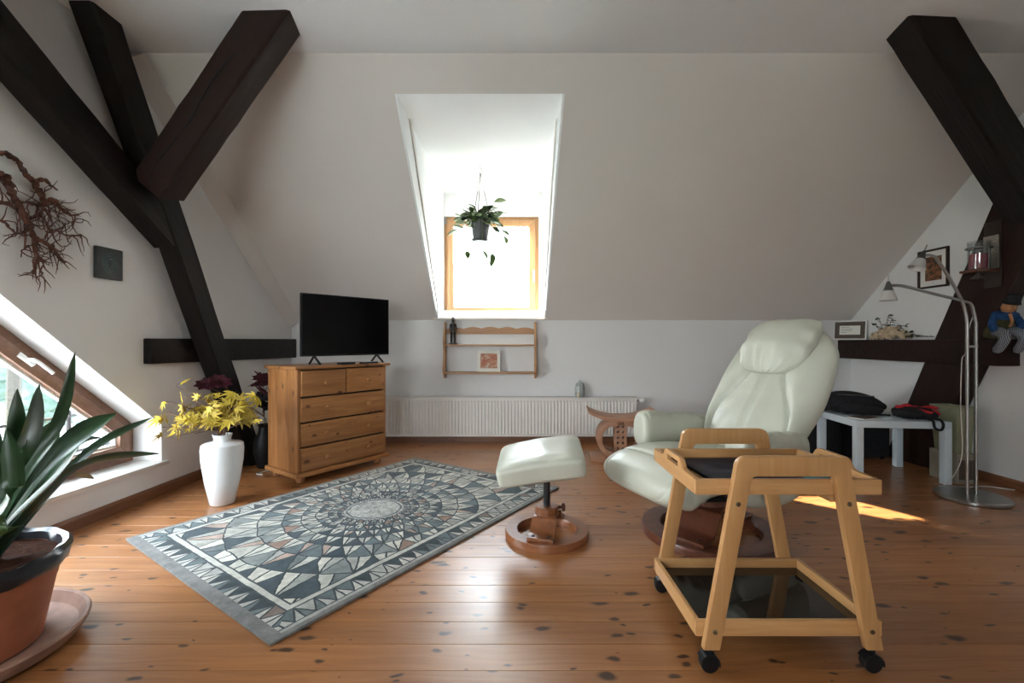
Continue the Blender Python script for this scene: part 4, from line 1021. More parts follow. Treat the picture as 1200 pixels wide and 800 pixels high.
# dark folded cloth on the upper shelf
def clf(i, j):
    u, v = i/24, j/18; x = lerp(-0.22, 0.10, u); y = lerp(-0.13, 0.16, v)
    return Vector((x, y, 0.006+0.006*noise.noise(Vector((u*5, v*5, 1)))*math.sin(PI*u)*math.sin(PI*v)))
mb = MB().grid(25, 19, clf); mb.grid(25, 19, lambda i, j: Vector((clf(i, j).x, clf(i, j).y, 0.0)))
tag(mb.build('dark_cloth', 'navy', None, loc=(TX+0.01, 1.65, 0.5615), rot=(0, 0, 0.08), angle=60), 'dark navy cloth spread on the trolley upper shelf', 'cloth')

# ------------------------------------------------------------------ carved stool
st = thing('carved_stool', 'carved wooden stool with dished seat and ring legs before the radiator', 'stool', (0.945, 3.99, 0), math.radians(-6))
sp = []
n = 18
for i in range(n+1):
    t = lerp(-1, 1, i/n); sp.append((t*0.285, 0.380+0.068*abs(t)**2.4))
bot = [(x*0.97, z-0.034) for x, z in sp]
MB().prism(sp+bot[::-1], lambda a, b, d: Vector((a, d, b)), -0.14, 0.14).build('seat', 'stool_wood', st, bevel=0.006)
MB().ext((-0.26, -0.125, 0), (0.26, 0.125, 0.035)).build('base', 'stool_wood', st, bevel=0.006)
for sg in (-1, 1):
    # open C-shaped leg
    o_, i_ = [], []
    for k in range(19):
        a = lerp(PI*0.42, PI*1.5, k/18); o_.append((sg*(-0.055+0.150*math.cos(a)) , 0.192+0.160*math.sin(a))); i_.append((sg*(-0.055+0.105*math.cos(a)), 0.192+0.112*math.sin(a)))
    MB().prism(o_+i_[::-1], lambda a, b, d: Vector((a, d, b)), -0.10, 0.10).build('ring_leg', 'stool_wood', st, bevel=0.004)
holes = []
for r_ in range(5):
    for c_ in range(2): 
        x = -0.022+c_*0.044; z = 0.10+r_*0.048; holes.append([(x-0.009, z-0.011), (x+0.009, z-0.011), (x+0.009, z+0.011), (x-0.009, z+0.011)])
MB().holed([(-0.055, 0.0355), (0.055, 0.0355), (0.055, 0.350), (-0.055, 0.350)], holes, lambda a, b, d: Vector((a, d, b)), -0.035, 0.035).build('pierced_column', 'stool_wood', st, smooth=False)

# ------------------------------------------------------------------ side table corner
sa = math.radians(-6)
tb = thing('side_table', 'pale blue-grey square-legged side table below the timber ledge', 'table', (2.87, 3.56, 0), sa)
TWX, TWY, TH = 0.32, 0.26, 0.45
MB().ext((-TWX, -TWY, TH-0.05), (TWX, TWY, TH)).build('table_top', 'table_blue', tb, bevel=0.003)
for sx_ in (-1, 1):
    for sy_ in (-1, 1):
        MB().ext((sx_*TWX, sy_*TWY, 0.0), (sx_*(TWX-0.05), sy_*(TWY-0.05), TH-0.0505)).build('leg', 'table_blue', tb, bevel=0.002)
# backpack on the table
bp = thing('black_backpack', 'black backpack slumped on the pale side table', 'bag', (2.80, 3.70, TH+0.001), math.radians(-6))
bd = cushion([(-0.27, 0.02, 0.075), (-0.12, 0.03, 0.085), (0.05, 0.03, 0.080), (0.20, 0.03, 0.060)], (0, 1, 0), lambda s: 0.14, lambda s: smoothtab([(0, 0.072), (0.5, 0.080), (1, 0.045)], s), 36, 36, 2.8, (4, 3), lambda s, x, y: 0.008*math.sin(s*14+x*3))
bd.build('body', 'black_fabric', bp, angle=80)
cushion([(-0.20, -0.10, 0.045), (-0.05, -0.12, 0.050), (0.12, -0.11, 0.040)], (0, 1, 0), lambda s: 0.05, lambda s: 0.040, 24, 24, 2.8, (4, 3)).build('front_pocket', 'black_fabric', bp, angle=80)
MB().tube(smoothpath([(-0.18, -0.06, 0.15), (-0.06, -0.09, 0.152), (0.08, -0.085, 0.143)], 6), 0.005, 6).build('zip', 'dark_steel', bp)
MB().tube(smoothpath([(-0.26, -0.1, 0.045), (-0.16, -0.17, 0.026), (-0.02, -0.185, 0.020), (0.14, -0.17, 0.010)], 6), 0.007, 6).build('strap', 'black_fabric', bp)
rd = thing('red_jacket', 'red and black jacket bundled at the table corner', 'clothing', (3.03, 3.42, TH+0.001), math.radians(-6))
cushion([(-0.14, 0.0, 0.042), (0.0, 0.0, 0.045), (0.11, -0.02, 0.039)], (0, 1, 0), lambda s: 0.10, lambda s: 0.034, 28, 28, 2.4, (3, 3), lambda s, x, y: 0.012*math.sin(s*19+x*7)).build('body', 'black_fabric', rd, angle=80)
cushion([(-0.10, 0.05, 0.075), (-0.02, 0.06, 0.085), (0.06, 0.04, 0.075)], (0, 1, 0), lambda s: 0.035, lambda s: 0.013, 20, 16, 2.4, (3, 3), lambda s, x, y: 0.006*math.sin(s*15)).build('lining', 'red_fabric', rd, angle=80)
cushion([(-0.04, -0.06, 0.065), (0.06, -0.07, 0.062), (0.13, -0.05, 0.045)], (0, 1, 0), lambda s: 0.030, lambda s: 0.013, 20, 16, 2.4, (3, 3), lambda s, x, y: 0.006*math.sin(s*12)).build('lining', 'red_fabric', rd, angle=80)
cushion([(0.06, 0.05, 0.07), (0.13, 0.04, 0.082), (0.18, 0.03, 0.075)], (0, 1, 0), lambda s: 0.022, lambda s: 0.012, 16, 14, 2.4, (3, 3)).build('lining', 'red_fabric', rd, angle=80)
MB().tube(smoothpath([(0.02, -0.08, 0.035), (0.05, -0.115, 0.020), (0.065, -0.146, 0.012), (0.075, -0.155, -0.02), (0.06, -0.155, -0.055), (0.02, -0.155, -0.04), (0.01, -0.150, 0.010), (0.0, -0.115, 0.018), (0.0, -0.08, 0.03)], 6), 0.009, 6).build('strap', 'black_fabric', rd)
mg = thing('magazine', 'thin magazine lying on the pale side table', 'magazine', (2.66, 3.44, TH+0.001), math.radians(20))
MB().ext((-0.09, -0.06, 0), (0.09, 0.06, 0.008)).build('pages', 'paper', mg); MB().ext((-0.092, -0.062, 0.008), (0.092, 0.062, 0.0095)).build('cover', 'mat_dark', mg)
# black suitcases under and behind the table
def case(name, label, loc, rz, sx_, sy_, sz_):
    t = thing(name, label, 'suitcase', loc, rz)
    MB().ext((-sx_/2, -sy_/2, 0.02), (sx_/2, sy_/2, sz_)).build('shell', 'black_fabric', t, bevel=0.025, seg=3)
    MB().tube(smoothpath([(-0.08, 0, sz_-0.005), (-0.07, 0, sz_+0.03), (0.07, 0, sz_+0.03), (0.08, 0, sz_-0.005)], 4), 0.008, 6).build('handle', 'black_plastic', t)
    for a in (-1, 1):
        for b in (-1, 1): MB().tube([(a*(sx_/2-0.05)-0.01, b*(sy_/2-0.03), 0.02), (a*(sx_/2-0.05)+0.01, b*(sy_/2-0.03), 0.02)], 0.0195, 12).build('wheel', 'black_plastic', t)
case('black_suitcase', 'tall black fabric suitcase standing behind the side table', (2.62, 4.05, 0), -0.05, 0.46, 0.25, 0.50)
case('black_suitcase', 'low black suitcase standing below the timber ledge', (3.08, 4.06, 0), 0.03, 0.42, 0.22, 0.40)
# greenish bin and small carton behind the lamp
bn = thing('waste_bin', 'dull green plastic bin beside the pale side table', 'bin', (3.290, 3.40, 0), 0)
mb = MB(); R4 = lambda r, z: [(a*r, b*r*1.5, z) for a, b in ((-1, -1), (1, -1), (1, 1), (-1, 1))]
mb.add(R4(0.056, 0.215)+R4(0.072, 0.55)+R4(0.067, 0.55)+R4(0.050, 0.225), [(3, 2, 1, 0)]+[(i, (i+1) % 4, 4+(i+1) % 4, 4+i) for i in range(4)]+[(4+i, 4+(i+1) % 4, 8+(i+1) % 4, 8+i) for i in range(4)]+[(8+i, 8+(i+1) % 4, 12+(i+1) % 4, 12+i) for i in range(4)]+[(12, 13, 14, 15)])
mb.build('tub', 'bin_green', bn, bevel=0.006)
mb = MB()
MB().tube([(-0.070, -0.107, 0.549), (0.070, -0.107, 0.549), (0.070, 0.107, 0.549), (-0.070, 0.107, 0.549)], 0.005, 8, closed=True).build('rim', 'bin_green', bn)
ct_ = thing('carton', 'worn cardboard carton under the green bin', 'box', (3.290, 3.40, 0), 0)
MB().ext((-0.072, -0.11, 0.0), (0.072, 0.11, 0.214)).build('body', 'carton', ct_, bevel=0.003)
for x in (-1, 1): MB().ext((x*0.008, -0.1112, 0.03), (x*0.06, -0.1102, 0.17)).build('printed_panel', 'mat_dark', ct_)

# ------------------------------------------------------------------ reading lamp
la = thing('floor_lamp', 'brushed steel floor lamp with two bent arms and small glass shades', 'floor lamp', (3.015, 2.985, 0), 0)
MB().lathe([(0, 0.0), (0.185, 0.0), (0.190, 0.006), (0.190, 0.020), (0.184, 0.026), (0.02, 0.030), (0, 0.030)], 48).build('base', 'steel', la)
def lamp_arm(x0, path, hx, r=0.0095):
    a = MB().tube(path, r, 10).build('pole', 'steel', la)
    return a
k = 3.0/533.0
def q(px, py, y=0.0): return Vector(((px-600)*(2.985+y)/533.33-3.015, y, 1.03+(400-py)*(2.985+y)/533.33))
pA = [(-0.030, 0.0, 0.028), (-0.030, 0.0, 0.7)]+smoothpath([(-0.030, 0, 1.15), q(1131, 364), q(1127, 352), q(1115, 330), q(1101, 308), q(1094, 300, -0.02), q(1081, 299, -0.02)], 6)
pB = [(0.028, 0.0, 0.028), (0.028, 0.0, 0.7)]+smoothpath([(0.028, 0, 1.15), q(1141, 366), q(1138, 357), q(1130, 353), q(1090, 343), q(1058, 335, -0.03), q(1041, 335, -0.04)], 6)
for pth, sh_dir in ((pA, Vector((-0.45, 0, -1))), (pB, Vector((0.0, 0, -1)))):
    pole = lamp_arm(0, pth, 0)
    tip = pth[-1]; d = sh_dir.normalized(); R = Vector((0, 0, -1)).rotation_difference(d).to_matrix()
    hd_ = MB().lathe([(0.0, 0.030), (0.008, 0.030), (0.011, 0.02), (0.020, -0.010), (0.028, -0.030), (0.0, -0.030)], 18).build('lamp_head', 'dark_steel', la, loc=tip, rot=R)
    MB().tube([(0, 0, 0.028), (0, 0, 0.075)], 0.0035, 6).build('switch_pin', 'steel', hd_)
    MB().lathe([(0.026, -0.028), (0.034, -0.048), (0.046, -0.088), (0.049, -0.094), (0.045, -0.092), (0.031, -0.050), (0.022, -0.030)], 24).build('shade', 'opal_glass', hd_)
MB().ext((-0.036, -0.008, 0.99), (0.036, 0.008, 1.005)).build('spacer', 'steel', la)
cb = [(0.022, 0.012, 1.20), (0.008, 0.03, 1.10), (-0.012, 0.03, 0.95), (-0.045, 0.02, 0.90), (-0.052, 0.02, 0.6), (-0.042, 0.02, 0.3), (-0.06, 0.05, 0.15), (-0.03, 0.16, 0.04)]
MB().tube(smoothpath(cb, 6), 0.003, 6).build('cord', 'cable_white', la)
tag(MB().tube(smoothpath([(2.97, 3.18, 0.006), (3.05, 3.23, 0.006), (3.20, 3.20, 0.006), (3.34, 3.22, 0.006), (3.47, 3.14, 0.006)], 6), 0.004, 6).build('lamp_cable', 'cable_white'), 'white cable on the floor behind the reading lamp', 'cable')

# ------------------------------------------------------------------ things on the ledge and right wall
def wallframe(name, label, cat, loc, rot, wd, ht, bar, fmat, matm, inner, pic, dep=0.018, mw=0.03):
    t = thing(name, label, cat, loc); t.rotation_euler = rot
    o = [(-wd/2, 0), (wd/2, 0), (wd/2, ht), (-wd/2, ht)]
    inn_ = ring_bars(t, 'frame', o, bar, lambda a, b, d: Vector((a, d, b)), -dep, 0, fmat, 0.002)
    MB().prism(inn_, lambda a, b, d: Vector((a, d, b)), -dep*0.4, -0.001).build('mount', matm, t)
    i2 = inset(inn_, mw)
    MB().prism(i2, lambda a, b, d: Vector((a, d, b)), -dep*0.4-0.0015, -dep*0.4).build('print', pic, t)
    return t, i2
cf, ci = wallframe('framed_certificate', 'small white-edged frame with a printed card standing on the ledge', 'picture', (3.378, 4.555, SHELF_TOP+0.001), (math.radians(-9), 0, math.radians(-50)), 0.275, 0.195, 0.012, 'frame_white', 'mat_dark', 'paper', 'paper', 0.014, 0.040)
MB()
for kk, wdt in enumerate((0.07, 0.10, 0.09, 0.05)):
    MB().ext((-0.075, -0.0085, 0.125-kk*0.017), (-0.075+wdt, -0.0072, 0.128-kk*0.017)).build('printed_line', 'ink', cf)
wp, wi = wallframe('framed_picture', 'dark framed flower picture with cream mount on the gable wall', 'picture', (XR-0.002, 3.77, 1.475), (0, 0, math.radians(-90)), 0.27, 0.32, 0.016, 'frame_dark', 'frame_white', 'floral_print', 'floral_print', 0.02, 0.045)
# dried arrangement: pale shells/stones heap with green trailing sprigs
ar = thing('dried_arrangement', 'heap of cream dried petals with dark green sprigs on the ledge', 'arrangement', (3.42, 4.13, SHELF_TOP+0.003), 0)
rg = random.Random(21)
pb = [MB().grid(7, 8, lambda i, j: Vector((0.030*math.sin(PI*i/6)*math.cos(2*PI*j/8), 0.030*math.sin(PI*i/6)*math.sin(2*PI*j/8), 0.018*math.cos(PI*i/6)+0.006*math.sin(j*2.3))), cv=True).mesh('petal') for _ in range(1)][0]
pb.materials.append(M['cream_stone'])
for k_ in range(46):
    u = rg.uniform(-1, 1); h_ = rg.uniform(0, 1)*(1-abs(u))**0.7
    o = link('petal', pb, ar, (rg.uniform(-0.045, 0.045), u*0.19, 0.018+h_*0.10)); o.rotation_euler = (rg.uniform(-1, 1), rg.uniform(-1, 1), rg.uniform(0, 6)); s_ = rg.uniform(0.7, 1.2); o.scale = (s_, s_, s_)
sl = oval_leaf(0.035, 0.010).mesh('leaf', merge=0); sl.materials.append(M['leaf_green'])
for (y0, z0, y1, z1, x1) in ((0.06, 0.08, 0.10, 0.20, -0.02), (0.02, 0.10, 0.0, 0.22, 0.0), (-0.02, 0.09, -0.06, 0.17, -0.02), (0.10, 0.07, 0.16, 0.15, -0.01), (-0.10, 0.06, -0.20, 0.12, -0.02), (-0.15, 0.05, -0.30, 0.06, -0.03), (-0.18, 0.03, -0.36, 0.03, -0.03), (-0.2, 0.02, -0.42, 0.02, -0.02)):
    p = smoothpath([(0, y0, z0), (x1, (y0+y1)/2, max(z0, z1)*0.85+0.01), (x1, y1, z1)], 6)
    MB().tube(p, 0.0022, 5).build('stem', 'twig_brown', ar)
    for t in range(9):
        pp = p[int(t/8*(len(p)-1))]; o = link('leaf', sl, ar, pp); o.rotation_euler = (rg.uniform(-.6, .6), rg.uniform(-1, .4), rg.uniform(0, 6.28))
# candle sconce on the leaning post
sc = thing('candle_sconce', 'wooden wall sconce with a red candle in a glass cylinder on the post', 'candle holder', (3.367, 3.20, 1.47), 0)
# back board stands flat against the post's room side
MB().ext((-0.004, -0.075, -0.06), (0.0035, 0.045, 0.40)).build('back_board', 'frame_dark', sc, bevel=0.003)
MB().ext((-0.16, -0.065, 0.045), (-0.0045, 0.065, 0.062)).build('bracket_shelf', 'mahogany', sc, bevel=0.003)
MB().ext((-0.012, -0.06, 0.07), (-0.0045, 0.04, 0.30)).build('tin_plate', 'tarnish_silver', sc)
MB().tube([(-0.085+0.068*math.cos(t), 0.068*math.sin(t), 0.215) for t in [2*PI*k_/24 for k_ in range(24)]], 0.005, 6, closed=True).build('hoop', 'dark_steel', sc)
for sg in (-1, 1): MB().tube([(-0.085, sg*0.068, 0.062), (-0.085, sg*0.068, 0.215)], 0.004, 6).build('hoop_support', 'dark_steel', sc)
mb = MB(); mb.add([(-0.12, -0.03, 0), (-0.06, -0.03, 0), (-0.06, 0.03, 0), (-0.12, 0.03, 0), (-0.09, 0, 0.045)], [(3, 2, 1, 0), (0, 1, 4), (1, 2, 4), (2, 3, 4), (3, 0, 4)]); mb.build('drop_finial', 'tarnish_silver', sc)
gj = thing('glass_jar', 'clear glass cylinder round the red candle on the sconce', 'jar', (3.367-0.085, 3.20, 1.47+0.0625), 0)
MB().lathe([(0.0, 0.0), (0.060, 0.0), (0.061, 0.004), (0.061, 0.20), (0.058, 0.20), (0.058, 0.006), (0.0, 0.006)], 28).build('cylinder', 'jar_glass', gj)
cn = thing('pillar_candle', 'deep red pillar candle inside the glass cylinder', 'candle', (3.367-0.085, 3.20, 1.47+0.069), 0)
MB().lathe([(0.0, 0), (0.050, 0), (0.052, 0.004), (0.052, 0.100), (0.046, 0.106), (0.0, 0.100)], 24).build('wax', 'wax_red', cn)
MB().tube([(0, 0, 0.098), (0.002, 0, 0.118)], 0.002, 5).build('wick', 'ink', cn)
# cloth doll hung over the end of the ledge
dl = thing('cloth_doll', 'cloth doll in blue, green and checked felt on the ledge end', 'doll', (3.375, 3.187, SHELF_TOP+0.005), 0)
dl.rotation_euler = (0, 0.43, -PI/2); dl.scale = (0.7, 1, 1)
bm_ = MB()
body = cushion([(0, 0, 0.0), (0, 0, 0.07), (0, 0, 0.15), (0, 0, 0.20)], (0, 1, 0), lambda s: smoothtab([(0, 0.095), (0.6, 0.075), (1, 0.05)], s), lambda s: 0.055, 24, 24, 2.2, (4, 4)); body.build('body', 'felt_green', dl, angle=80)
cushion([(0, 0, 0.145), (0, 0, 0.175), (0, 0, 0.205)], (0, 1, 0), lambda s: 0.088, lambda s: 0.060, 16, 24, 2.2, (3, 3)).build('scarf', 'felt_blue', dl, angle=80)
hd_ = MB().lathe([(0, 0.19), (0.03, 0.195), (0.047, 0.225), (0.045, 0.255), (0.025, 0.28), (0, 0.285)], 20).build('head', 'skin_wood', dl)
MB().tube([(0.045, 0, 0.236), (0.058, 0, 0.230)], [0.008, 0.004], 8).build('nose', 'skin_wood', hd_)
for sg in (-1, 1): MB().lathe([(0, -0.005), (0.005, 0), (0, 0.005)], 8).build('eye', 'ink', hd_, loc=(0.042, sg*0.017, 0.247))
MB().lathe([(0.060, 0.262), (0.058, 0.268), (0.052, 0.272), (0.046, 0.31), (0.03, 0.325), (0, 0.328)], 20).build('hat', 'felt_dark', dl)
for sg in (-1, 1):
    MB().tube(smoothpath([(0.0, sg*0.07, 0.17), (0.05, sg*0.10, 0.12), (0.07, sg*0.07, 0.08)], 5), [0.024]*10+[0.018], 10).build('arm', 'felt_blue', dl)
    MB().tube(smoothpath([(0.04, sg*0.04, 0.062), (0.10, sg*0.055, 0.078), (0.17, sg*0.065, 0.05), (0.16, sg*0.07, -0.05)], 5), [0.034]*15+[0.022], 10).build('leg', 'checked_cloth', dl)
MB().tube(smoothpath([(0.058, -0.02, 0.20), (0.068, 0.01, 0.15), (0.06, 0.02, 0.11)], 5), 0.010, 8).build('tassel', 'skin_wood', dl)

# ------------------------------------------------------------------ left wall ornaments
def onleft(px, py, off):
    """point of the gable wall (off metres proud) under a picture position"""
    d = Vector(((px-600)/533.33, 1, (400-py)/533.33)); o0 = LO+LN*off
    t = (o0-Vector((0, 0, 0))).dot(LN)/d.dot(LN); return Vector((0, 0, 1.03))+d*t
pqc = onleft(125, 309, 0.0)
pq = thing('relief_plaque', 'dark square relief plaque on the gable wall under the brace', 'plaque', pqc, math.atan2(LU.y, LU.x))
# local x runs along the wall towards the viewer, local y into the room
MB().ext((-0.084, 0.001, -0.092), (0.084, 0.022, 0.092)).build('tile', 'plaque_dark', pq, bevel=0.006)
for r_ in (0.054, 0.040, 0.027):
    MB().tube([(r_*0.85*math.cos(t), 0.022, r_*1.1*math.sin(t)) for t in [2*PI*k_/28 for k_ in range(28)]], 0.004, 6, closed=True).build('relief_ring', 'plaque_green', pq)
MB().tube([(-0.012, 0.022, -0.02), (-0.006, 0.023, 0.012), (0.002, 0.023, -0.006), (0.010, 0.023, 0.014), (0.012, 0.022, -0.02)], 0.003, 6).build('relief_mark', 'plaque_green', pq)

br = thing('dried_branch', 'gnarled reddish dried branch hung on the gable wall', 'branch', onleft(20, 260, 0.0), 0)
B0 = br.location.copy()
rg = random.Random(3)
def bpath(pts, r0, r1, name='limb', off=0.035):
    P = [onleft(px, py, off+0.02*math.sin(i*1.9))-B0 for i, (px, py) in enumerate(pts)]; S = smoothpath(P, 5); n_ = len(S)
    S = [p+Vector((rg.gauss(0, .002), rg.gauss(0, .003), rg.gauss(0, .003))) for p in S]
    MB().tube(S, [lerp(r0, r1, i/(n_-1))*(1+0.25*math.sin(i*2.3)) for i in range(n_)], 7).build(name, 'driftwood', br); return S
trunks = [
 ([(-12, 182), (6, 179), (14, 184), (24, 192), (32, 206), (42, 216), (48, 227), (53, 237)], 0.010, 0.014),
 ([(40, 214), (52, 210), (58, 216), (67, 222)], 0.013, 0.004),
 ([(-10, 205), (4, 206), (12, 220), (20, 238), (28, 252), (36, 266), (40, 282), (42, 295), (42, 308), (38, 320)], 0.020, 0.006),
 ([(53, 237), (62, 234), (70, 242), (78, 250), (90, 252)], 0.014, 0.004),
 ([(40, 278), (52, 284), (64, 292), (70, 302), (75, 308)], 0.010, 0.007),
 ([(44, 300), (50, 310), (48, 322)], 0.006, 0.003),
 ([(-8, 240), (6, 238), (20, 245), (30, 258)], 0.010, 0.008),
 ([(-8, 255), (8, 262), (18, 272), (34, 276)], 0.007, 0.004),
 ([(24, 236), (36, 238), (46, 240), (54, 240)], 0.006, 0.008),
 ([(52, 244), (44, 252), (34, 258)], 0.007, 0.005),
 ([(60, 270), (70, 268), (78, 262), (88, 258)], 0.004, 0.002),
 ([(34, 288), (26, 292), (24, 302)], 0.005, 0.002),
 ([(56, 272), (66, 272), (82, 276), (96, 275)], 0.005, 0.005),
 ([(46, 250), (54, 262), (60, 272), (66, 284)], 0.006, 0.003),
]
sk = []
for pts, r0, r1 in trunks: sk += bpath(pts, r0, r1)
tw = MB()
cands = [p for p in sk]
for k_ in range(170):
    p = Vector(rg.choice(cands)); 
    w_ = p+B0
    if w_.z > 1.80: continue
    d = Vector((0, rg.gauss(0.35, 0.8), rg.gauss(-0.35, 0.8))).normalized(); pts = [p]; st_ = rg.uniform(0.018, 0.034)
    for q_ in range(4):
        d = (d+Vector((rg.gauss(0, .25), rg.gauss(0, .45), rg.gauss(0, .45)))).normalized(); d.x *= 0.5
        p = p+d*st_
        wl = xl((p+B0).y)+0.008-B0.x
        p.x = max(p.x, wl); pts.append(p.copy())
    tw.tube(pts, [0.0035, 0.003, 0.0025, 0.002, 0.0012], 5)
o = tw.build('twigs', 'driftwood', br); o['kind'] = 'stuff'

# ------------------------------------------------------------------ big potted plant
PP = Vector((-1.79, 1.47, 0))
sau = thing('plant_saucer', 'wide terracotta saucer under the big plant pot', 'saucer', PP)
MB().lathe([(0, 0.001), (0.255, 0.001), (0.292, 0.016), (0.316, 0.050), (0.319, 0.060), (0.314, 0.066), (0.304, 0.062), (0.284, 0.028), (0.26, 0.018), (0, 0.018)], 56).build('dish', 'terracotta_pale', sau)
pt = thing('plant_pot', 'terracotta plant pot with a crumpled black liner at its rim', 'pot', PP+Vector((0, 0, 0.0185)))
MB().lathe([(0, 0), (0.185, 0), (0.195, 0.006), (0.240, 0.255), (0.256, 0.262), (0.258, 0.292), (0.246, 0.294), (0.243, 0.262), (0.232, 0.20), (0.0, 0.20)], 48).build('pot', 'terracotta', pt)
def liner(i, j):
    a = 2*PI*j/64; prof_ = [(0.236, 0.272), (0.240, 0.30), (0.256, 0.308), (0.270, 0.292), (0.267, 0.268), (0.257, 0.250)]
    r_, z_ = prof_[i]; q_ = noise.noise(Vector((math.cos(a)*5, math.sin(a)*5, i*1.1)))
    return Vector(((r_+0.006*q_)*math.cos(a), (r_+0.006*q_)*math.sin(a), z_+0.010*noise.noise(Vector((math.cos(a)*4+3, math.sin(a)*4, i*0.7)))))
MB().grid(6, 64, liner, cv=True).build('liner', 'black_liner', pt)
def soilf(i, j):
    a = 2*PI*j/40; r_ = 0.238*i/9; return Vector((r_*math.cos(a), r_*math.sin(a), 0.268+0.012*noise.noise(Vector((r_*40*math.cos(a), r_*40*math.sin(a), 0)))+0.01*(1-i/9)))
MB().grid(10, 40, soilf, cv=True).build('soil', 'soil', pt)
pln = thing('strap_leaf_plant', 'dark green strap-leaved plant growing in the terracotta pot', 'plant', PP+Vector((0, 0, 0.28)))
def P3(px, py, d): return Vector(((px-600)*d/533.33, d, 1.03+(400-py)*d/533.33))
def strap(tip, mid, wd, mat='leaf_green', base=None, roll=0.0, n=16):
    b = Vector(base or (rg.uniform(-0.04, 0.07), rg.uniform(-0.05, 0.05), 0.0)); tip = tip-(PP+Vector((0, 0, 0.28))); mid = mid-(PP+Vector((0, 0, 0.28)))
    S = smoothpath([b, b.lerp(mid, 0.5)+Vector((0, 0, 0.02)), mid, tip], n//3+2); m_ = len(S); vs_ = []
    for i, p in enumerate(S):
        t = i/(m_-1); tg = (S[min(i+1, m_-1)]-S[max(i-1, 0)]).normalized()
        sd_ = tg.cross(Vector((0, 0, 1)));
        if sd_.length < 0.2: sd_ = tg.cross(Vector((0.3, 1, 0)))
        sd_ = (Matrix.Rotation(roll, 3, tg) @ sd_.normalized()); nn = sd_.cross(tg)
        w_ = wd*(0.45+0.55*math.sin(PI*0.5*min(1, t*1.7)))*(1 if t < 0.78 else max(0.04, 1-((t-0.78)/0.22)**2.2))
        vs_ += [p-sd_*w_+nn*w_*0.30, p-sd_*w_*0.5+nn*w_*0.08, p, p+sd_*w_*0.5+nn*w_*0.08, p+sd_*w_+nn*w_*0.30, p-nn*0.003]
    f_ = [(i*6+j, i*6+(j+1) % 6, (i+1)*6+(j+1) % 6, (i+1)*6+j) for i in range(m_-1) for j in range(6)]
    MB().add(vs_, f_).build('leaf', mat, pln, angle=70)
rg = random.Random(8)
strap(P3(88, 412, 1.72), P3(66, 500, 1.62), 0.019, roll=0.9, base=(0.02, 0.03, 0))
strap(P3(136, 484, 1.80), P3(84, 515, 1.66), 0.034, roll=0.5, base=(0.05, 0.02, 0))
strap(P3(132, 488, 1.72), P3(74, 534, 1.60), 0.030, roll=0.3, base=(0.06, 0.0, 0))
strap(P3(178, 489, 1.92), P3(112, 524, 1.75), 0.022, roll=0.4, base=(0.05, 0.05, 0))
strap(P3(186, 531, 1.86), P3(100, 545, 1.66), 0.032, roll=-0.6, base=(0.06, 0.0, 0))
strap(P3(92, 524, 1.50), P3(66, 560, 1.48), 0.024, roll=0.6, base=(0.06, -0.03, 0))
strap(P3(46, 450, 1.85), P3(30, 520, 1.68), 0.040, roll=1.1, base=(0.0, 0.05, 0))
strap(P3(118, 512, 1.95), P3(84, 522, 1.8), 0.028, roll=0.4, base=(0.04, 0.06, 0))
strap(P3(64, 492, 1.95), P3(46, 535, 1.75), 0.036, roll=0.4, base=(0.02, 0.06, 0))
strap(P3(20, 455, 1.75), P3(12, 540, 1.62), 0.036, roll=0.8, base=(0.0, 0.02, 0))
strap(P3(-20, 470, 1.7), P3(-10, 540, 1.6), 0.036, roll=0.8, base=(-0.03, 0.02, 0))
strap(P3(-40, 610, 1.35), P3(10, 618, 1.42), 0.034, 'leaf_light', roll=-0.3, base=(0.03, -0.05, 0))
strap(P3(-90, 440, 1.6), P3(-60, 540, 1.55), 0.034, roll=0.4, base=(-0.05, 0.0, 0))
strap(P3(-130, 520, 1.45), P3(-80, 560, 1.5), 0.034, roll=0.2, base=(-0.06, -0.02, 0))
strap(P3(8, 500, 1.45), P3(14, 580, 1.45), 0.026, roll=0.9, base=(0.02, -0.03, 0))
strap(P3(-60, 480, 2.0), P3(-40, 540, 1.75), 0.034, roll=-0.3, base=(-0.02, 0.06, 0))
strap(P3(110, 560, 1.95), P3(70, 560, 1.75), 0.026, roll=-0.2, base=(0.03, 0.06, 0))

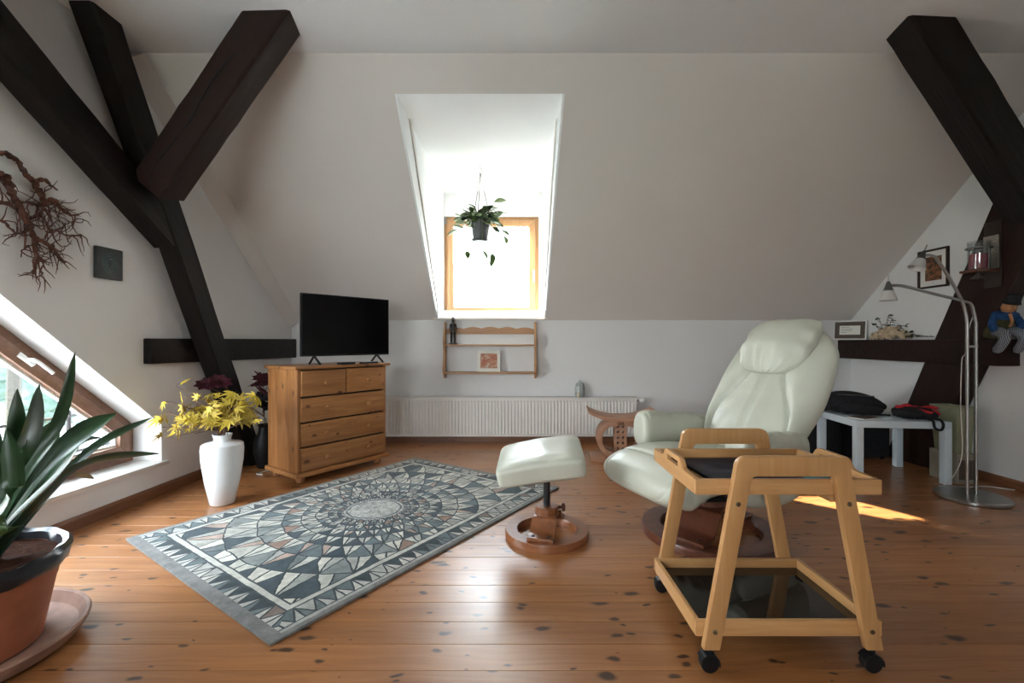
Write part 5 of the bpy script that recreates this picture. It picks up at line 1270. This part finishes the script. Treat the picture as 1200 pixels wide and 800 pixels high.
# ------------------------------------------------------------------ outside the gable window
rl = thing('iron_railing', 'black wrought iron railing outside the gable window', 'railing', LW(2.2, 0, -0.50), math.atan2(LU.y, LU.x))
MB().ext((-1.0, -0.012, 0.30), (1.4, 0.012, 0.318)).build('lower_bar', 'black_metal', rl)
MB().ext((-1.0, -0.012, 0.54), (1.4, 0.012, 0.556)).build('upper_bar', 'black_metal', rl)
for x in (-0.9, -0.42, 0.06, 0.54, 1.02):
    ps = MB().tube([(x, 0, 0.02), (x, 0, 0.62)], 0.014, 8).build('post', 'black_metal', rl)
    MB().lathe([(0.014, 0.0), (0.026, 0.012), (0.024, 0.026), (0, 0.03)], 12).build('finial', 'black_metal', ps, loc=(x, 0, 0.615))
for x in (-0.66, -0.18, 0.30, 0.78):
    sc_ = [(x+(0.11-0.012*k_)*math.cos(k_*0.5), 0, 0.43+(0.10-0.011*k_)*math.sin(k_*0.5)) for k_ in range(9)]
    MB().tube(sc_, 0.009, 6).build('scroll', 'black_metal', rl)
struct(MB().ext((-5.2, -3.0, -0.25), (-2.75, 7.0, 0.02)).build('ground_terrace', 'terrace'), 'pale roof terrace outside the gable window')
struct(MB().ext((-80, -60, -3.4), (60, 90, -3.2)).build('ground_garden', 'meadow'), 'garden far below the window')
rg = random.Random(2)
for i, (x, y, z, s_) in enumerate(((-9.6, 8.7, 5.4, 2.5), (-13.6, 12.4, 1.0, 1.7), (-11.2, 13.6, -1.2, 1.4), (-16.5, 17.5, 0.5, 2.6))):  # first tree is added: its unseen crown keeps direct sun off the gable window
    t = thing('garden_tree', ['tall garden tree with high crown outside beyond the railing', 'broad rounded garden tree farther off beyond the terrace', 'low garden tree in front of the neighbouring house', 'large distant garden tree past the others'][i], 'tree', (x, y, -3.2), 0, 'trees outside the gable window')
    MB().tube([(0, 0, 0), (0.1, 0, (z+3.2)*0.5), (0, 0, z+3.2)], [0.13, 0.10, 0.06], 8).build('trunk', 'bark', t)
    def crown(a, b):
        th_, ph_ = PI*a/23, 2*PI*b/36; d = Vector((math.sin(th_)*math.cos(ph_), math.sin(th_)*math.sin(ph_), math.cos(th_)))
        return d*s_*(1+0.28*noise.fractal(d*2.6+Vector((i*9, 0, 0)), 1.0, 2.0, 4))+Vector((0, 0, z+3.2))
    MB().grid(24, 36, crown, cv=True).build('crown', 'tree_leaf', t)
hs_ = thing('neighbour_house', 'pale neighbouring house with a tiled roof seen through the gable window', 'house', (-22, 24, -3.2), 0.5)
MB().ext((-4, -3, 0), (4, 3, 4.6)).build('wall', 'house_wall', hs_)
MB().prism([(-4.4, 4.6), (4.4, 4.6), (0, 7.4)], lambda a, b, d: Vector((a, d, b)), -3.4, 3.4).build('roof', 'roof_tile', hs_)
for x in (-2.4, 0, 2.4):
    wn_ = MB().ext((x-0.45, -3.06, 2.2), (x+0.45, -2.98, 3.5)).build('window', 'frame_white', hs_); MB().ext((x-0.36, -3.08, 2.3), (x+0.36, -3.05, 3.4)).build('pane', 'screen', wn_)
